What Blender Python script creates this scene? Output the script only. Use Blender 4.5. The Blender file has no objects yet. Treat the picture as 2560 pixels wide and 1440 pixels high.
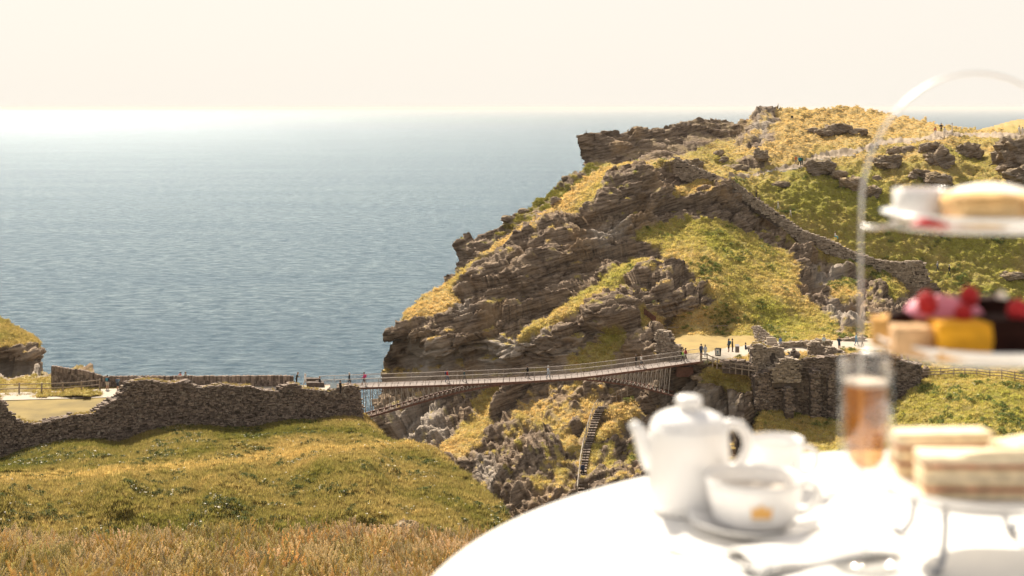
import bpy, bmesh, math, random
import numpy as np
from mathutils import Vector, Matrix

random.seed(7)
RS = np.random.RandomState(7)
scene = bpy.context.scene
COL = scene.collection

# ------------------------------------------------------------------ camera
F = 2560 * 50.0 / 36.0          # focal length in photo pixels
HY = 268.0                      # photo row of the level line
CAMZ = 93.0                     # camera height above the sea
SUN_AZ, SUN_EL = math.radians(19), math.radians(43)

cam_d = bpy.data.cameras.new('camera')
cam = bpy.data.objects.new('camera', cam_d)
COL.objects.link(cam)
cam.location = (0, 0, CAMZ)
cam.rotation_euler = (math.radians(90), 0, 0)
cam_d.lens = 50
cam_d.sensor_width = 36
cam_d.shift_y = -(720 - HY) / 2560.0
cam_d.clip_start = 0.05
cam_d.clip_end = 200000
cam_d.dof.use_dof = True
cam_d.dof.focus_distance = 170
cam_d.dof.aperture_fstop = 5.0
scene.camera = cam

# ------------------------------------------------------------------ world, sun, exposure
world = bpy.data.worlds.new('World')
scene.world = world
world.use_nodes = True
wn, wl = world.node_tree.nodes, world.node_tree.links
wn.clear()
w_out = wn.new('ShaderNodeOutputWorld')
w_sky = wn.new('ShaderNodeTexSky')
w_sky.sky_type = 'NISHITA'
w_sky.sun_disc = False
w_sky.sun_elevation = SUN_EL
w_sky.sun_rotation = -SUN_AZ
w_sky.altitude = 90
w_sky.air_density = 1.0
w_sky.dust_density = 4.0
w_b1 = wn.new('ShaderNodeBackground'); w_b1.inputs['Strength'].default_value = 0.055
w_b2 = wn.new('ShaderNodeBackground')                   # thin even cloud veil
w_b2.inputs['Color'].default_value = (1.0, 0.935, 0.84, 1); w_b2.inputs['Strength'].default_value = 0.492
w_mix = wn.new('ShaderNodeMixShader')
w_tc = wn.new('ShaderNodeTexCoord'); w_sep = wn.new('ShaderNodeSeparateXYZ')     # the veil thins towards the zenith, as haze does
wl.new(w_tc.outputs['Generated'], w_sep.inputs[0])
w_abs = wn.new('ShaderNodeMath'); w_abs.operation = 'ABSOLUTE'; wl.new(w_sep.outputs['Z'], w_abs.inputs[0])
w_mr = wn.new('ShaderNodeMapRange'); w_mr.interpolation_type = 'SMOOTHSTEP'
w_mr.inputs['From Min'].default_value = 0.05; w_mr.inputs['From Max'].default_value = 0.8
w_mr.inputs['To Min'].default_value = 0.95; w_mr.inputs['To Max'].default_value = 0.5
wl.new(w_abs.outputs[0], w_mr.inputs['Value']); wl.new(w_mr.outputs[0], w_mix.inputs[0])
wl.new(w_sky.outputs[0], w_b1.inputs['Color'])
wl.new(w_b1.outputs[0], w_mix.inputs[1]); wl.new(w_b2.outputs[0], w_mix.inputs[2])
wl.new(w_mix.outputs[0], w_out.inputs['Surface'])

sun_d = bpy.data.lights.new('sun', 'SUN')
sun_d.energy = 5.0
sun_d.angle = math.radians(2.2)
sun_d.color = (1.0, 0.90, 0.745)
sun = bpy.data.objects.new('sun', sun_d)
COL.objects.link(sun)
sdir = Vector((-math.sin(SUN_AZ) * math.cos(SUN_EL), math.cos(SUN_AZ) * math.cos(SUN_EL), math.sin(SUN_EL)))
sun.rotation_euler = sdir.to_track_quat('Z', 'Y').to_euler()
sun.location = (0, 0, 200)

scene.render.engine = 'CYCLES'
scene.cycles.use_denoising = True
scene.cycles.max_bounces = 8
scene.cycles.transparent_max_bounces = 12
scene.cycles.caustics_reflective = False
scene.cycles.caustics_refractive = False
vs = scene.view_settings
vs.view_transform = 'Standard'
vs.look = 'None'
vs.exposure = 1.05
vs.gamma = 1.0
vs.use_curve_mapping = False

# ------------------------------------------------------------------ small helpers
def P(px, py, Y):
    return Vector(((px - 1280) / F * Y, Y, CAMZ - (py - HY) / F * Y))

def Yplane(py, z):              # depth at which a photo row meets the level z
    return (CAMZ - z) * F / (py - HY)

def tag(o, label=None, cat=None, group=None, kind=None):
    if label: o['label'] = label
    if cat: o['category'] = cat
    if group: o['group'] = group
    if kind: o['kind'] = kind
    return o

def empty(name, loc=(0, 0, 0), rz=0):
    o = bpy.data.objects.new(name, None)
    o.empty_display_size = 0.2
    COL.objects.link(o)
    o.location = loc
    o.rotation_euler = (0, 0, rz)
    return o

def link(name, me, mat=None, parent=None, smooth=False):
    o = bpy.data.objects.new(name, me)
    COL.objects.link(o)
    if mat is not None and len(me.materials) == 0:
        me.materials.append(mat)
    if parent is not None:
        o.parent = parent
    if smooth:
        me.polygons.foreach_set('use_smooth', [True] * len(me.polygons))
    return o

def mesh_np(name, V, Fq):
    me = bpy.data.meshes.new(name)
    V = np.asarray(V, dtype=np.float32); Fq = np.asarray(Fq, dtype=np.int32)
    n = Fq.shape[1]
    me.vertices.add(len(V)); me.vertices.foreach_set('co', V.ravel())
    me.loops.add(Fq.size); me.loops.foreach_set('vertex_index', Fq.ravel())
    me.polygons.add(len(Fq))
    me.polygons.foreach_set('loop_start', np.arange(len(Fq), dtype=np.int32) * n)
    me.polygons.foreach_set('loop_total', np.full(len(Fq), n, dtype=np.int32))
    me.update(calc_edges=True)
    return me

class MB:
    """collects boxes, bars, tubes and lathes into one mesh"""
    def __init__(s): s.v = []; s.f = []
    def add(s, vs_, fs_):
        b = len(s.v); s.v += [tuple(v) for v in vs_]; s.f += [tuple(i + b for i in f) for f in fs_]
    def box(s, c, d, m=None, jit=0):
        x, y, z = d[0] / 2, d[1] / 2, d[2] / 2
        vs_ = []
        for sx, sy, sz in ((-1,-1,-1),(1,-1,-1),(1,1,-1),(-1,1,-1),(-1,-1,1),(1,-1,1),(1,1,1),(-1,1,1)):
            p = Vector((sx * x, sy * y, sz * z))
            if jit: p += Vector((random.uniform(-jit, jit), random.uniform(-jit, jit), random.uniform(-jit, jit)))
            if m is not None: p = m @ p
            vs_.append(p + Vector(c))
        s.add(vs_, [(0,3,2,1),(4,5,6,7),(0,1,5,4),(1,2,6,5),(2,3,7,6),(3,0,4,7)])
    def bar(s, a, b, w, h=None):
        a, b = Vector(a), Vector(b); h = h or w
        d = b - a; L = d.length
        if L < 1e-6: return
        z = d / L
        up = Vector((0, 0, 1)) if abs(z.z) < 0.9 else Vector((0, 1, 0))
        x = up.cross(z).normalized(); y = z.cross(x)
        m = Matrix((x, y, z)).transposed()
        s.box((a + b) / 2, (w, h, L), m)
    def tube(s, pts, rad, n=10, cap=True, closed=False):
        pts = [Vector(p) for p in pts]; N = len(pts)
        if not hasattr(rad, '__len__'): rad = [rad] * N
        vs_, fs_ = [], []
        prev = None
        for i, p in enumerate(pts):
            if closed: t = pts[(i + 1) % N] - pts[i - 1]
            else: t = pts[min(i + 1, N - 1)] - pts[max(i - 1, 0)]
            t.normalize()
            if prev is None:
                up = Vector((0, 0, 1)) if abs(t.z) < 0.9 else Vector((1, 0, 0))
                u = up.cross(t).normalized()
            else:
                u = (prev - t * prev.dot(t)).normalized()
            prev = u; w = t.cross(u)
            for k in range(n):
                a = 2 * math.pi * k / n
                vs_.append(p + (u * math.cos(a) + w * math.sin(a)) * rad[i])
        for i in range(N if closed else N - 1):
            j = (i + 1) % N
            for k in range(n):
                fs_.append((i * n + k, i * n + (k + 1) % n, j * n + (k + 1) % n, j * n + k))
        if cap and not closed:
            fs_.append(tuple(range(n - 1, -1, -1))); fs_.append(tuple((N - 1) * n + k for k in range(n)))
        s.add(vs_, fs_)
    def lathe(s, prof, n=32, c=(0, 0, 0), wob=0):
        vs_, fs_ = [], []
        c = Vector(c)
        for r, z in prof:
            for k in range(n):
                a = 2 * math.pi * k / n
                rr = r * (1 + (wob * random.uniform(-1, 1) if wob else 0))
                vs_.append(c + Vector((rr * math.cos(a), rr * math.sin(a), z)))
        for i in range(len(prof) - 1):
            for k in range(n):
                fs_.append((i * n + k, i * n + (k + 1) % n, (i + 1) * n + (k + 1) % n, (i + 1) * n + k))
        s.add(vs_, fs_)
    def mesh(s, name):
        me = bpy.data.meshes.new(name); me.from_pydata(s.v, [], s.f); me.update(); return me
    def build(s, name, mat, parent=None, smooth=False):
        return link(name, s.mesh(name), mat, parent, smooth)

# ------------------------------------------------------------------ noise (numpy)
_perm = RS.permutation(512).astype(np.int64)
_perm = np.concatenate([_perm % 256, _perm % 256])
_g = RS.normal(size=(256, 3)); _g /= np.linalg.norm(_g, axis=1)[:, None]
def _h(ix, iy, iz):
    return _perm[(_perm[(_perm[ix & 255] + iy) & 255] + iz) & 255] & 255
def pn(p):
    p = np.asarray(p, dtype=np.float64)
    i = np.floor(p).astype(np.int64); f = p - i
    u = f * f * f * (f * (f * 6 - 15) + 10)
    out = 0
    for dx in (0, 1):
        for dy in (0, 1):
            for dz in (0, 1):
                g = _g[_h(i[:, 0] + dx, i[:, 1] + dy, i[:, 2] + dz)]
                d = (g * (f - np.array([dx, dy, dz]))).sum(1)
                w = (u[:, 0] if dx else 1 - u[:, 0]) * (u[:, 1] if dy else 1 - u[:, 1]) * (u[:, 2] if dz else 1 - u[:, 2])
                out = out + w * d
    return out * 1.6
def fbm(p, o=4, g=0.5):
    a, s, t = 1.0, 0, 0
    p = np.array(p, dtype=np.float64)
    for k in range(o):
        s = s + a * pn(p); t += a; a *= g; p = p * 2.03 + 17.1
    return s / t
def cells(p):
    """per-cell random value (0..1) of the nearest jittered cell and its edge closeness"""
    p = np.asarray(p, dtype=np.float64)
    i = np.floor(p).astype(np.int64)
    best = np.full(len(p), 9.0); second = np.full(len(p), 9.0); val = np.zeros(len(p))
    for dx in (-1, 0, 1):
        for dy in (-1, 0, 1):
            for dz in (-1, 0, 1):
                c = i + np.array([dx, dy, dz])
                h = _h(c[:, 0], c[:, 1], c[:, 2])
                j = np.stack([h / 256.0, _perm[h] / 256.0, _perm[_perm[h] & 255] / 256.0], 1)
                d = (((c + 0.15 + 0.7 * j) - p) ** 2).sum(1)
                m = d < best
                second = np.where(m, best, np.minimum(second, d))
                val = np.where(m, _perm[(h + 91) & 255] / 255.0, val)
                best = np.where(m, d, best)
    return val, np.sqrt(second) - np.sqrt(best)
def sstep(a, b, x):
    t = np.clip((x - a) / (b - a), 0, 1); return t * t * (3 - 2 * t)
def inpoly(x, y, poly):
    r = np.zeros(x.shape, bool); n = len(poly)
    for k in range(n):
        x1, y1 = poly[k]; x2, y2 = poly[k - 1]
        if y1 == y2: continue
        c = ((y1 > y) != (y2 > y)) & (x < (x2 - x1) * (y - y1) / (y2 - y1) + x1)
        r ^= c
    return r
def rbf(ctrl):
    c = np.array(ctrl, dtype=np.float64); xy = c[:, :2]; n = len(c)
    def k(a, b): return -np.sqrt(((a[:, None, :] - b[None, :, :]) ** 2).sum(2) + 30.0 ** 2)
    A = np.zeros((n + 3, n + 3)); A[:n, :n] = k(xy, xy) + np.eye(n) * 3.0
    A[:n, n] = 1; A[:n, n + 1:] = xy / 1000; A[n:, :n] = A[:n, n:].T
    w = np.linalg.solve(A, np.concatenate([c[:, 2], [0, 0, 0]]))
    def f(x, y):
        sh = np.shape(x); q = np.stack([np.ravel(x), np.ravel(y)], 1).astype(np.float64)
        out = np.empty(len(q))
        for s in range(0, len(q), 20000):
            b = q[s:s + 20000]
            out[s:s + 20000] = k(b, xy) @ w[:n] + w[n] + (b / 1000) @ w[n + 1:]
        return out.reshape(sh)
    return f
def blur(a, r):
    a = a.astype(np.float64)
    for ax in (0, 1):
        for _ in range(2):
            pad = [(0, 0), (0, 0)]; pad[ax] = (r + 1, r)
            c = np.cumsum(np.pad(a, pad, mode='edge'), axis=ax)
            n = a.shape[ax]
            sl1 = [slice(None)] * 2; sl2 = [slice(None)] * 2
            sl1[ax] = slice(2 * r + 1, 2 * r + 1 + n); sl2[ax] = slice(0, n)
            a = (c[tuple(sl1)] - c[tuple(sl2)]) / (2 * r + 1)
    return a

# ------------------------------------------------------------------ materials
MATS = {}
def nt(m): return m.node_tree.nodes, m.node_tree.links
def simple(name, rgb, rough=0.7, metal=0.0, var=0.15, scale=6.0, bump=0.0, spec=0.4, coat=0.0):
    if name in MATS: return MATS[name]
    m = bpy.data.materials.new(name); m.use_nodes = True; n, l = nt(m)
    b = n['Principled BSDF']
    b.inputs['Roughness'].default_value = rough; b.inputs['Metallic'].default_value = metal
    b.inputs['Specular IOR Level'].default_value = spec
    b.inputs['Coat Weight'].default_value = coat
    tc = n.new('ShaderNodeTexCoord'); no = n.new('ShaderNodeTexNoise')
    no.inputs['Scale'].default_value = scale; no.inputs['Detail'].default_value = 5
    l.new(tc.outputs['Object'], no.inputs['Vector'])
    mr = n.new('ShaderNodeMapRange'); mr.inputs['From Min'].default_value = 0.3; mr.inputs['From Max'].default_value = 0.7
    mr.inputs['To Min'].default_value = 1 - var; mr.inputs['To Max'].default_value = 1 + var
    l.new(no.outputs['Fac'], mr.inputs['Value'])
    mx = n.new('ShaderNodeVectorMath'); mx.operation = 'SCALE'; mx.inputs[0].default_value = rgb
    l.new(mr.outputs[0], mx.inputs['Scale']); l.new(mx.outputs[0], b.inputs['Base Color'])
    if bump:
        bp = n.new('ShaderNodeBump'); bp.inputs['Strength'].default_value = bump; bp.inputs['Distance'].default_value = 0.05
        l.new(no.outputs['Fac'], bp.inputs['Height']); l.new(bp.outputs[0], b.inputs['Normal'])
    MATS[name] = m
    return m

def mixc(n, l, fac, a, b):
    mx = n.new('ShaderNodeMix'); mx.data_type = 'RGBA'
    for v, s in ((fac, mx.inputs[0]), (a, mx.inputs[6]), (b, mx.inputs[7])):
        if hasattr(v, 'is_linked'): l.new(v, s)
        elif isinstance(v, (int, float)): s.default_value = v
        else: s.default_value = (*v, 1)
    return mx.outputs[2]
def noise_node(n, l, vec, scale, detail=4, rough=0.55, xyz=None):
    if xyz is not None:
        mp = n.new('ShaderNodeMapping'); mp.inputs['Scale'].default_value = xyz
        l.new(vec, mp.inputs['Vector']); vec = mp.outputs[0]
    no = n.new('ShaderNodeTexNoise'); no.inputs['Scale'].default_value = scale
    no.inputs['Detail'].default_value = detail; no.inputs['Roughness'].default_value = rough
    l.new(vec, no.inputs['Vector'])
    return no.outputs['Fac']
def ramp(n, l, fac, lo, hi, t0=0.0, t1=1.0):
    mr = n.new('ShaderNodeMapRange'); mr.inputs['From Min'].default_value = lo; mr.inputs['From Max'].default_value = hi
    mr.inputs['To Min'].default_value = t0; mr.inputs['To Max'].default_value = t1
    l.new(fac, mr.inputs['Value']); return mr.outputs[0]

def terrain_mat(name, straw=(0.52, 0.375, 0.16), green=(0.33, 0.30, 0.065), rock_a=(0.088, 0.060, 0.044), rock_b=(0.325, 0.245, 0.175),
                pale=(0.40, 0.335, 0.275), strata=(0.35, 0.35, 3.0), tilt=0.25):
    m = bpy.data.materials.new(name); m.use_nodes = True; n, l = nt(m)
    b = n['Principled BSDF']; b.inputs['Roughness'].default_value = 0.95; b.inputs['Specular IOR Level'].default_value = 0.1
    geo = n.new('ShaderNodeNewGeometry'); pos = geo.outputs['Position']
    def at(nm):
        a = n.new('ShaderNodeAttribute'); a.attribute_name = nm; return a.outputs['Fac']
    rot = n.new('ShaderNodeVectorRotate'); rot.rotation_type = 'Y_AXIS'; rot.inputs['Angle'].default_value = tilt
    l.new(pos, rot.inputs['Vector'])
    st = noise_node(n, l, rot.outputs[0], 1.0, 5, 0.62, strata)
    big = noise_node(n, l, pos, 0.13, 5, 0.6)
    fine = noise_node(n, l, pos, 2.2, 5, 0.65)
    c1 = mixc(n, l, ramp(n, l, st, 0.36, 0.66), rock_a, rock_b)
    c1 = mixc(n, l, ramp(n, l, big, 0.52, 0.72, 0, 0.6), c1, (0.34, 0.22, 0.11))
    c1 = mixc(n, l, ramp(n, l, fine, 0.66, 0.80, 0, 0.6), c1, (0.44, 0.40, 0.35))
    c2 = mixc(n, l, ramp(n, l, st, 0.3, 0.7), tuple(x * 0.62 for x in pale), pale)
    rock = mixc(n, l, at('pale'), c1, c2)
    tus = noise_node(n, l, pos, 0.9, 5, 0.65)
    s2 = mixc(n, l, ramp(n, l, tus, 0.35, 0.7), tuple(x * 0.62 for x in straw), straw)
    s2 = mixc(n, l, ramp(n, l, fine, 0.58, 0.75, 0, 0.5), s2, (0.40, 0.25, 0.10))
    g2 = mixc(n, l, ramp(n, l, tus, 0.35, 0.7), tuple(x * 0.55 for x in green), green)
    gm = n.new('ShaderNodeMath'); gm.operation = 'ADD'; gm.use_clamp = True
    l.new(at('green'), gm.inputs[0]); l.new(ramp(n, l, tus, 0.3, 0.7, -0.3, 0.3), gm.inputs[1])
    grass = mixc(n, l, gm.outputs[0], s2, g2)
    col = mixc(n, l, at('grass'), rock, grass)
    l.new(col, b.inputs['Base Color'])
    ad = n.new('ShaderNodeMath'); ad.operation = 'ADD'; l.new(st, ad.inputs[0]); l.new(fine, ad.inputs[1])
    bp = n.new('ShaderNodeBump'); bp.inputs['Strength'].default_value = 0.9; bp.inputs['Distance'].default_value = 0.35
    l.new(ad.outputs[0], bp.inputs['Height']); l.new(bp.outputs[0], b.inputs['Normal'])
    return m

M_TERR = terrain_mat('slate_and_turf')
M_HILL = terrain_mat('turf_hill_shaded', straw=(0.32, 0.21, 0.065), green=(0.095, 0.095, 0.018))  # darker than the island turf: the hill's shade is put into its colours

def blade_mat(name, a, b_, c=None, transl=0.35):
    """grass blades: colour by the instance's own tint (0 dry, 1 green) and brightness"""
    m = bpy.data.materials.new(name); m.use_nodes = True; n, l = nt(m)
    b = n['Principled BSDF']; b.inputs['Roughness'].default_value = 0.8; b.inputs['Specular IOR Level'].default_value = 0.15
    t = n.new('ShaderNodeAttribute'); t.attribute_type = 'INSTANCER'; t.attribute_name = 'tint'
    r = n.new('ShaderNodeAttribute'); r.attribute_type = 'INSTANCER'; r.attribute_name = 'lum'
    col = mixc(n, l, t.outputs['Fac'], a, b_)
    mx = n.new('ShaderNodeVectorMath'); mx.operation = 'SCALE'; l.new(col, mx.inputs[0]); l.new(r.outputs['Fac'], mx.inputs['Scale'])
    l.new(mx.outputs[0], b.inputs['Base Color'])
    tr = n.new('ShaderNodeBsdfTranslucent'); l.new(mx.outputs[0], tr.inputs['Color'])
    ms = n.new('ShaderNodeMixShader'); ms.inputs[0].default_value = transl
    out = n['Material Output']
    l.new(b.outputs[0], ms.inputs[1]); l.new(tr.outputs[0], ms.inputs[2]); l.new(ms.outputs[0], out.inputs['Surface'])
    return m
M_HBLADE = blade_mat('hill_blades_shaded', (0.54, 0.39, 0.14), (0.205, 0.195, 0.04), transl=0.5)  # darker olive blades, with the hill's shade carried in the colour
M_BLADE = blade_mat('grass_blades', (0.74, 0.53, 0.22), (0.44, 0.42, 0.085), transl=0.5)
M_MEADOW = blade_mat('meadow_blades', (0.74, 0.54, 0.28), (0.38, 0.35, 0.08), transl=0.5)
M_MEADOW2 = blade_mat('pale_meadow_blades', (0.80, 0.66, 0.48), (0.46, 0.43, 0.16), transl=0.5)

def stone_mat(name, a, b_, c, moss=0.0):
    m = bpy.data.materials.new(name); m.use_nodes = True; n, l = nt(m)
    b = n['Principled BSDF']; b.inputs['Roughness'].default_value = 0.92; b.inputs['Specular IOR Level'].default_value = 0.15
    geo = n.new('ShaderNodeNewGeometry'); pos = geo.outputs['Position']
    rnd = n.new('ShaderNodeNewGeometry').outputs['Random Per Island']
    oi = n.new('ShaderNodeObjectInfo').outputs['Random']
    ad = n.new('ShaderNodeMath'); ad.operation = 'ADD'; l.new(rnd, ad.inputs[0]); l.new(oi, ad.inputs[1])
    fr = n.new('ShaderNodeMath'); fr.operation = 'FRACT'; l.new(ad.outputs[0], fr.inputs[0])
    c1 = mixc(n, l, fr.outputs[0], a, b_)
    nz = noise_node(n, l, pos, 1.6, 5, 0.65)
    c1 = mixc(n, l, ramp(n, l, nz, 0.56, 0.72), c1, c)
    fi = noise_node(n, l, pos, 9.0, 4, 0.6)
    mx = n.new('ShaderNodeVectorMath'); mx.operation = 'SCALE'; l.new(c1, mx.inputs[0])
    l.new(ramp(n, l, fi, 0.3, 0.7, 0.65, 1.3), mx.inputs['Scale']); l.new(mx.outputs[0], b.inputs['Base Color'])
    bp = n.new('ShaderNodeBump'); bp.inputs['Strength'].default_value = 0.7; bp.inputs['Distance'].default_value = 0.08
    l.new(fi, bp.inputs['Height']); l.new(bp.outputs[0], b.inputs['Normal'])
    return m
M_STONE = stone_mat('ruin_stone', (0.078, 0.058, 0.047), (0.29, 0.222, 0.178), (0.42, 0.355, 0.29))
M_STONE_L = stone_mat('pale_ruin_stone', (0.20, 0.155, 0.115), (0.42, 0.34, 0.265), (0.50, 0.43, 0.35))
M_CORE = simple('wall_core', (0.085, 0.062, 0.048), 0.95, var=0.4, scale=2.0, bump=0.5)
M_BOULDER = terrain_mat('outcrop_slate', rock_a=(0.13, 0.095, 0.07), rock_b=(0.34, 0.27, 0.205), strata=(0.5, 0.5, 4.0))
M_WOOD = simple('weathered_oak', (0.26, 0.20, 0.15), 0.85, var=0.3, scale=9)
M_RUST = simple('rusted_steel', (0.135, 0.058, 0.036), 0.75, var=0.3, scale=3.0)
M_STEEL = simple('bridge_strut_steel', (0.42, 0.36, 0.31), 0.45, metal=0.35, var=0.15)
M_RAIL = simple('stainless_rail', (0.40, 0.35, 0.315), 0.4, metal=0.5, var=0.1)
M_DECK = simple('slate_deck', (0.20, 0.16, 0.14), 0.8, var=0.25, scale=2.5)
M_PATH = simple('pale_gravel', (0.38, 0.325, 0.26), 0.95, var=0.12, scale=1.5)
M_TRACK = simple('worn_rocky_track', (0.30, 0.23, 0.16), 0.95, var=0.3, scale=0.8, bump=0.4)
M_LAWN = simple('dry_lawn', (0.30, 0.21, 0.068), 0.95, var=0.22, scale=0.35)
M_LAWN_G = simple('green_dry_lawn', (0.19, 0.135, 0.036), 0.95, var=0.3, scale=0.3)
#@@PART2

# ------------------------------------------------------------------ sea
def build_sea():
    m = bpy.data.materials.new('sea_water'); m.use_nodes = True; n, l = nt(m)
    b = n['Principled BSDF']
    b.inputs['Roughness'].default_value = 0.14; b.inputs['IOR'].default_value = 1.33; b.inputs['Specular IOR Level'].default_value = 0.34
    geo = n.new('ShaderNodeNewGeometry'); pos = geo.outputs['Position']
    w1 = noise_node(n, l, pos, 0.46, 6, 0.68, (0.6, 1.0, 1.0))
    w2 = noise_node(n, l, pos, 0.19, 4, 0.62, (0.55, 1.0, 1.0))
    w4 = noise_node(n, l, pos, 0.012, 4, 0.6, (0.3, 1.0, 1.0))
    w3 = noise_node(n, l, pos, 0.0022, 4, 0.55, (0.35, 1.0, 1.0))
    wa = n.new('ShaderNodeMath'); wa.operation = 'MULTIPLY_ADD'; wa.inputs[1].default_value = 0.55; l.new(w2, wa.inputs[0])
    wb = n.new('ShaderNodeMath'); wb.operation = 'MULTIPLY'; wb.inputs[1].default_value = 0.45; l.new(w1, wb.inputs[0]); l.new(wb.outputs[0], wa.inputs[2])
    crest = ramp(n, l, wa.outputs[0], 0.40, 0.60)
    c = mixc(n, l, ramp(n, l, w3, 0.35, 0.65), (0.082, 0.126, 0.154), (0.102, 0.148, 0.174))
    c = mixc(n, l, ramp(n, l, w4, 0.40, 0.60, 0, .6), c, (0.044, 0.086, 0.122))
    c = mixc(n, l, crest, (0.020, 0.052, 0.084), c)  # ripple shading put into the diffuse colour: dark troughs, lighter crests
    c = mixc(n, l, ramp(n, l, w1, 0.60, 0.74, 0, 0.5), c, (0.16, 0.20, 0.22))
    ad = n.new('ShaderNodeMath'); ad.operation = 'MULTIPLY_ADD'; ad.inputs[1].default_value = 1.6
    l.new(w2, ad.inputs[0]); l.new(w1, ad.inputs[2])
    bp = n.new('ShaderNodeBump'); bp.inputs['Strength'].default_value = 1.0; bp.inputs['Distance'].default_value = 2.0
    l.new(ad.outputs[0], bp.inputs['Height'])
    n.remove(b)
    df = n.new('ShaderNodeBsdfDiffuse'); l.new(c, df.inputs['Color']); l.new(bp.outputs[0], df.inputs['Normal'])
    gl = n.new('ShaderNodeBsdfGlossy'); gl.inputs['Roughness'].default_value = 0.2; gl.inputs['Color'].default_value = (0.78, 0.88, 0.96, 1)
    l.new(bp.outputs[0], gl.inputs['Normal'])
    fr = n.new('ShaderNodeFresnel'); fr.inputs['IOR'].default_value = 1.145          # wave facets tilt: less mirror than a flat sheet
    l.new(bp.outputs[0], fr.inputs['Normal'])
    ms = n.new('ShaderNodeMixShader'); fx = n.new('ShaderNodeMath'); fx.operation = 'MULTIPLY'; fx.use_clamp = True; l.new(fr.outputs[0], fx.inputs[0]); l.new(ramp(n, l, wa.outputs[0], 0.38, 0.62, 0.55, 1.35), fx.inputs[1]); l.new(fx.outputs[0], ms.inputs[0]); l.new(df.outputs[0], ms.inputs[1]); l.new(gl.outputs[0], ms.inputs[2])
    l.new(ms.outputs[0], n['Material Output'].inputs['Surface'])
    V, Fs = [], []
    rings = [60, 150, 250, 400, 650, 1100, 2000, 4000, 9000, 20000, 60000]
    N = 96
    for r in rings:
        for k in range(N):
            a = 2 * math.pi * k / N
            V.append((r * math.cos(a), r * math.sin(a), 0))
    for i in range(len(rings) - 1):
        for k in range(N):
            Fs.append((i * N + k, (i + 1) * N + k, (i + 1) * N + (k + 1) % N, i * N + (k + 1) % N))
    o = link('sea', mesh_np('sea', V, Fs), m)
    tag(o, 'rippled blue grey sea reaching to the bright horizon', kind='structure')
build_sea()

def build_haze():
    m = bpy.data.materials.new('sea_haze'); m.use_nodes = True; n, l = nt(m); n.remove(n['Principled BSDF'])
    v = n.new('ShaderNodeVolumePrincipled'); v.inputs['Color'].default_value = (0.88, 0.86, 0.82, 1); v.inputs['Density'].default_value = 0.00004
    l.new(v.outputs[0], n['Material Output'].inputs['Volume'])
    mb = MB(); mb.box((0, 0, 49.5), (130000, 130000, 109)); o = mb.build('haze', m); tag(o, 'faint sea haze over the whole bay', kind='stuff')
build_haze()

# ------------------------------------------------------------------ terrain sheets
class Relief: pass

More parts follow.
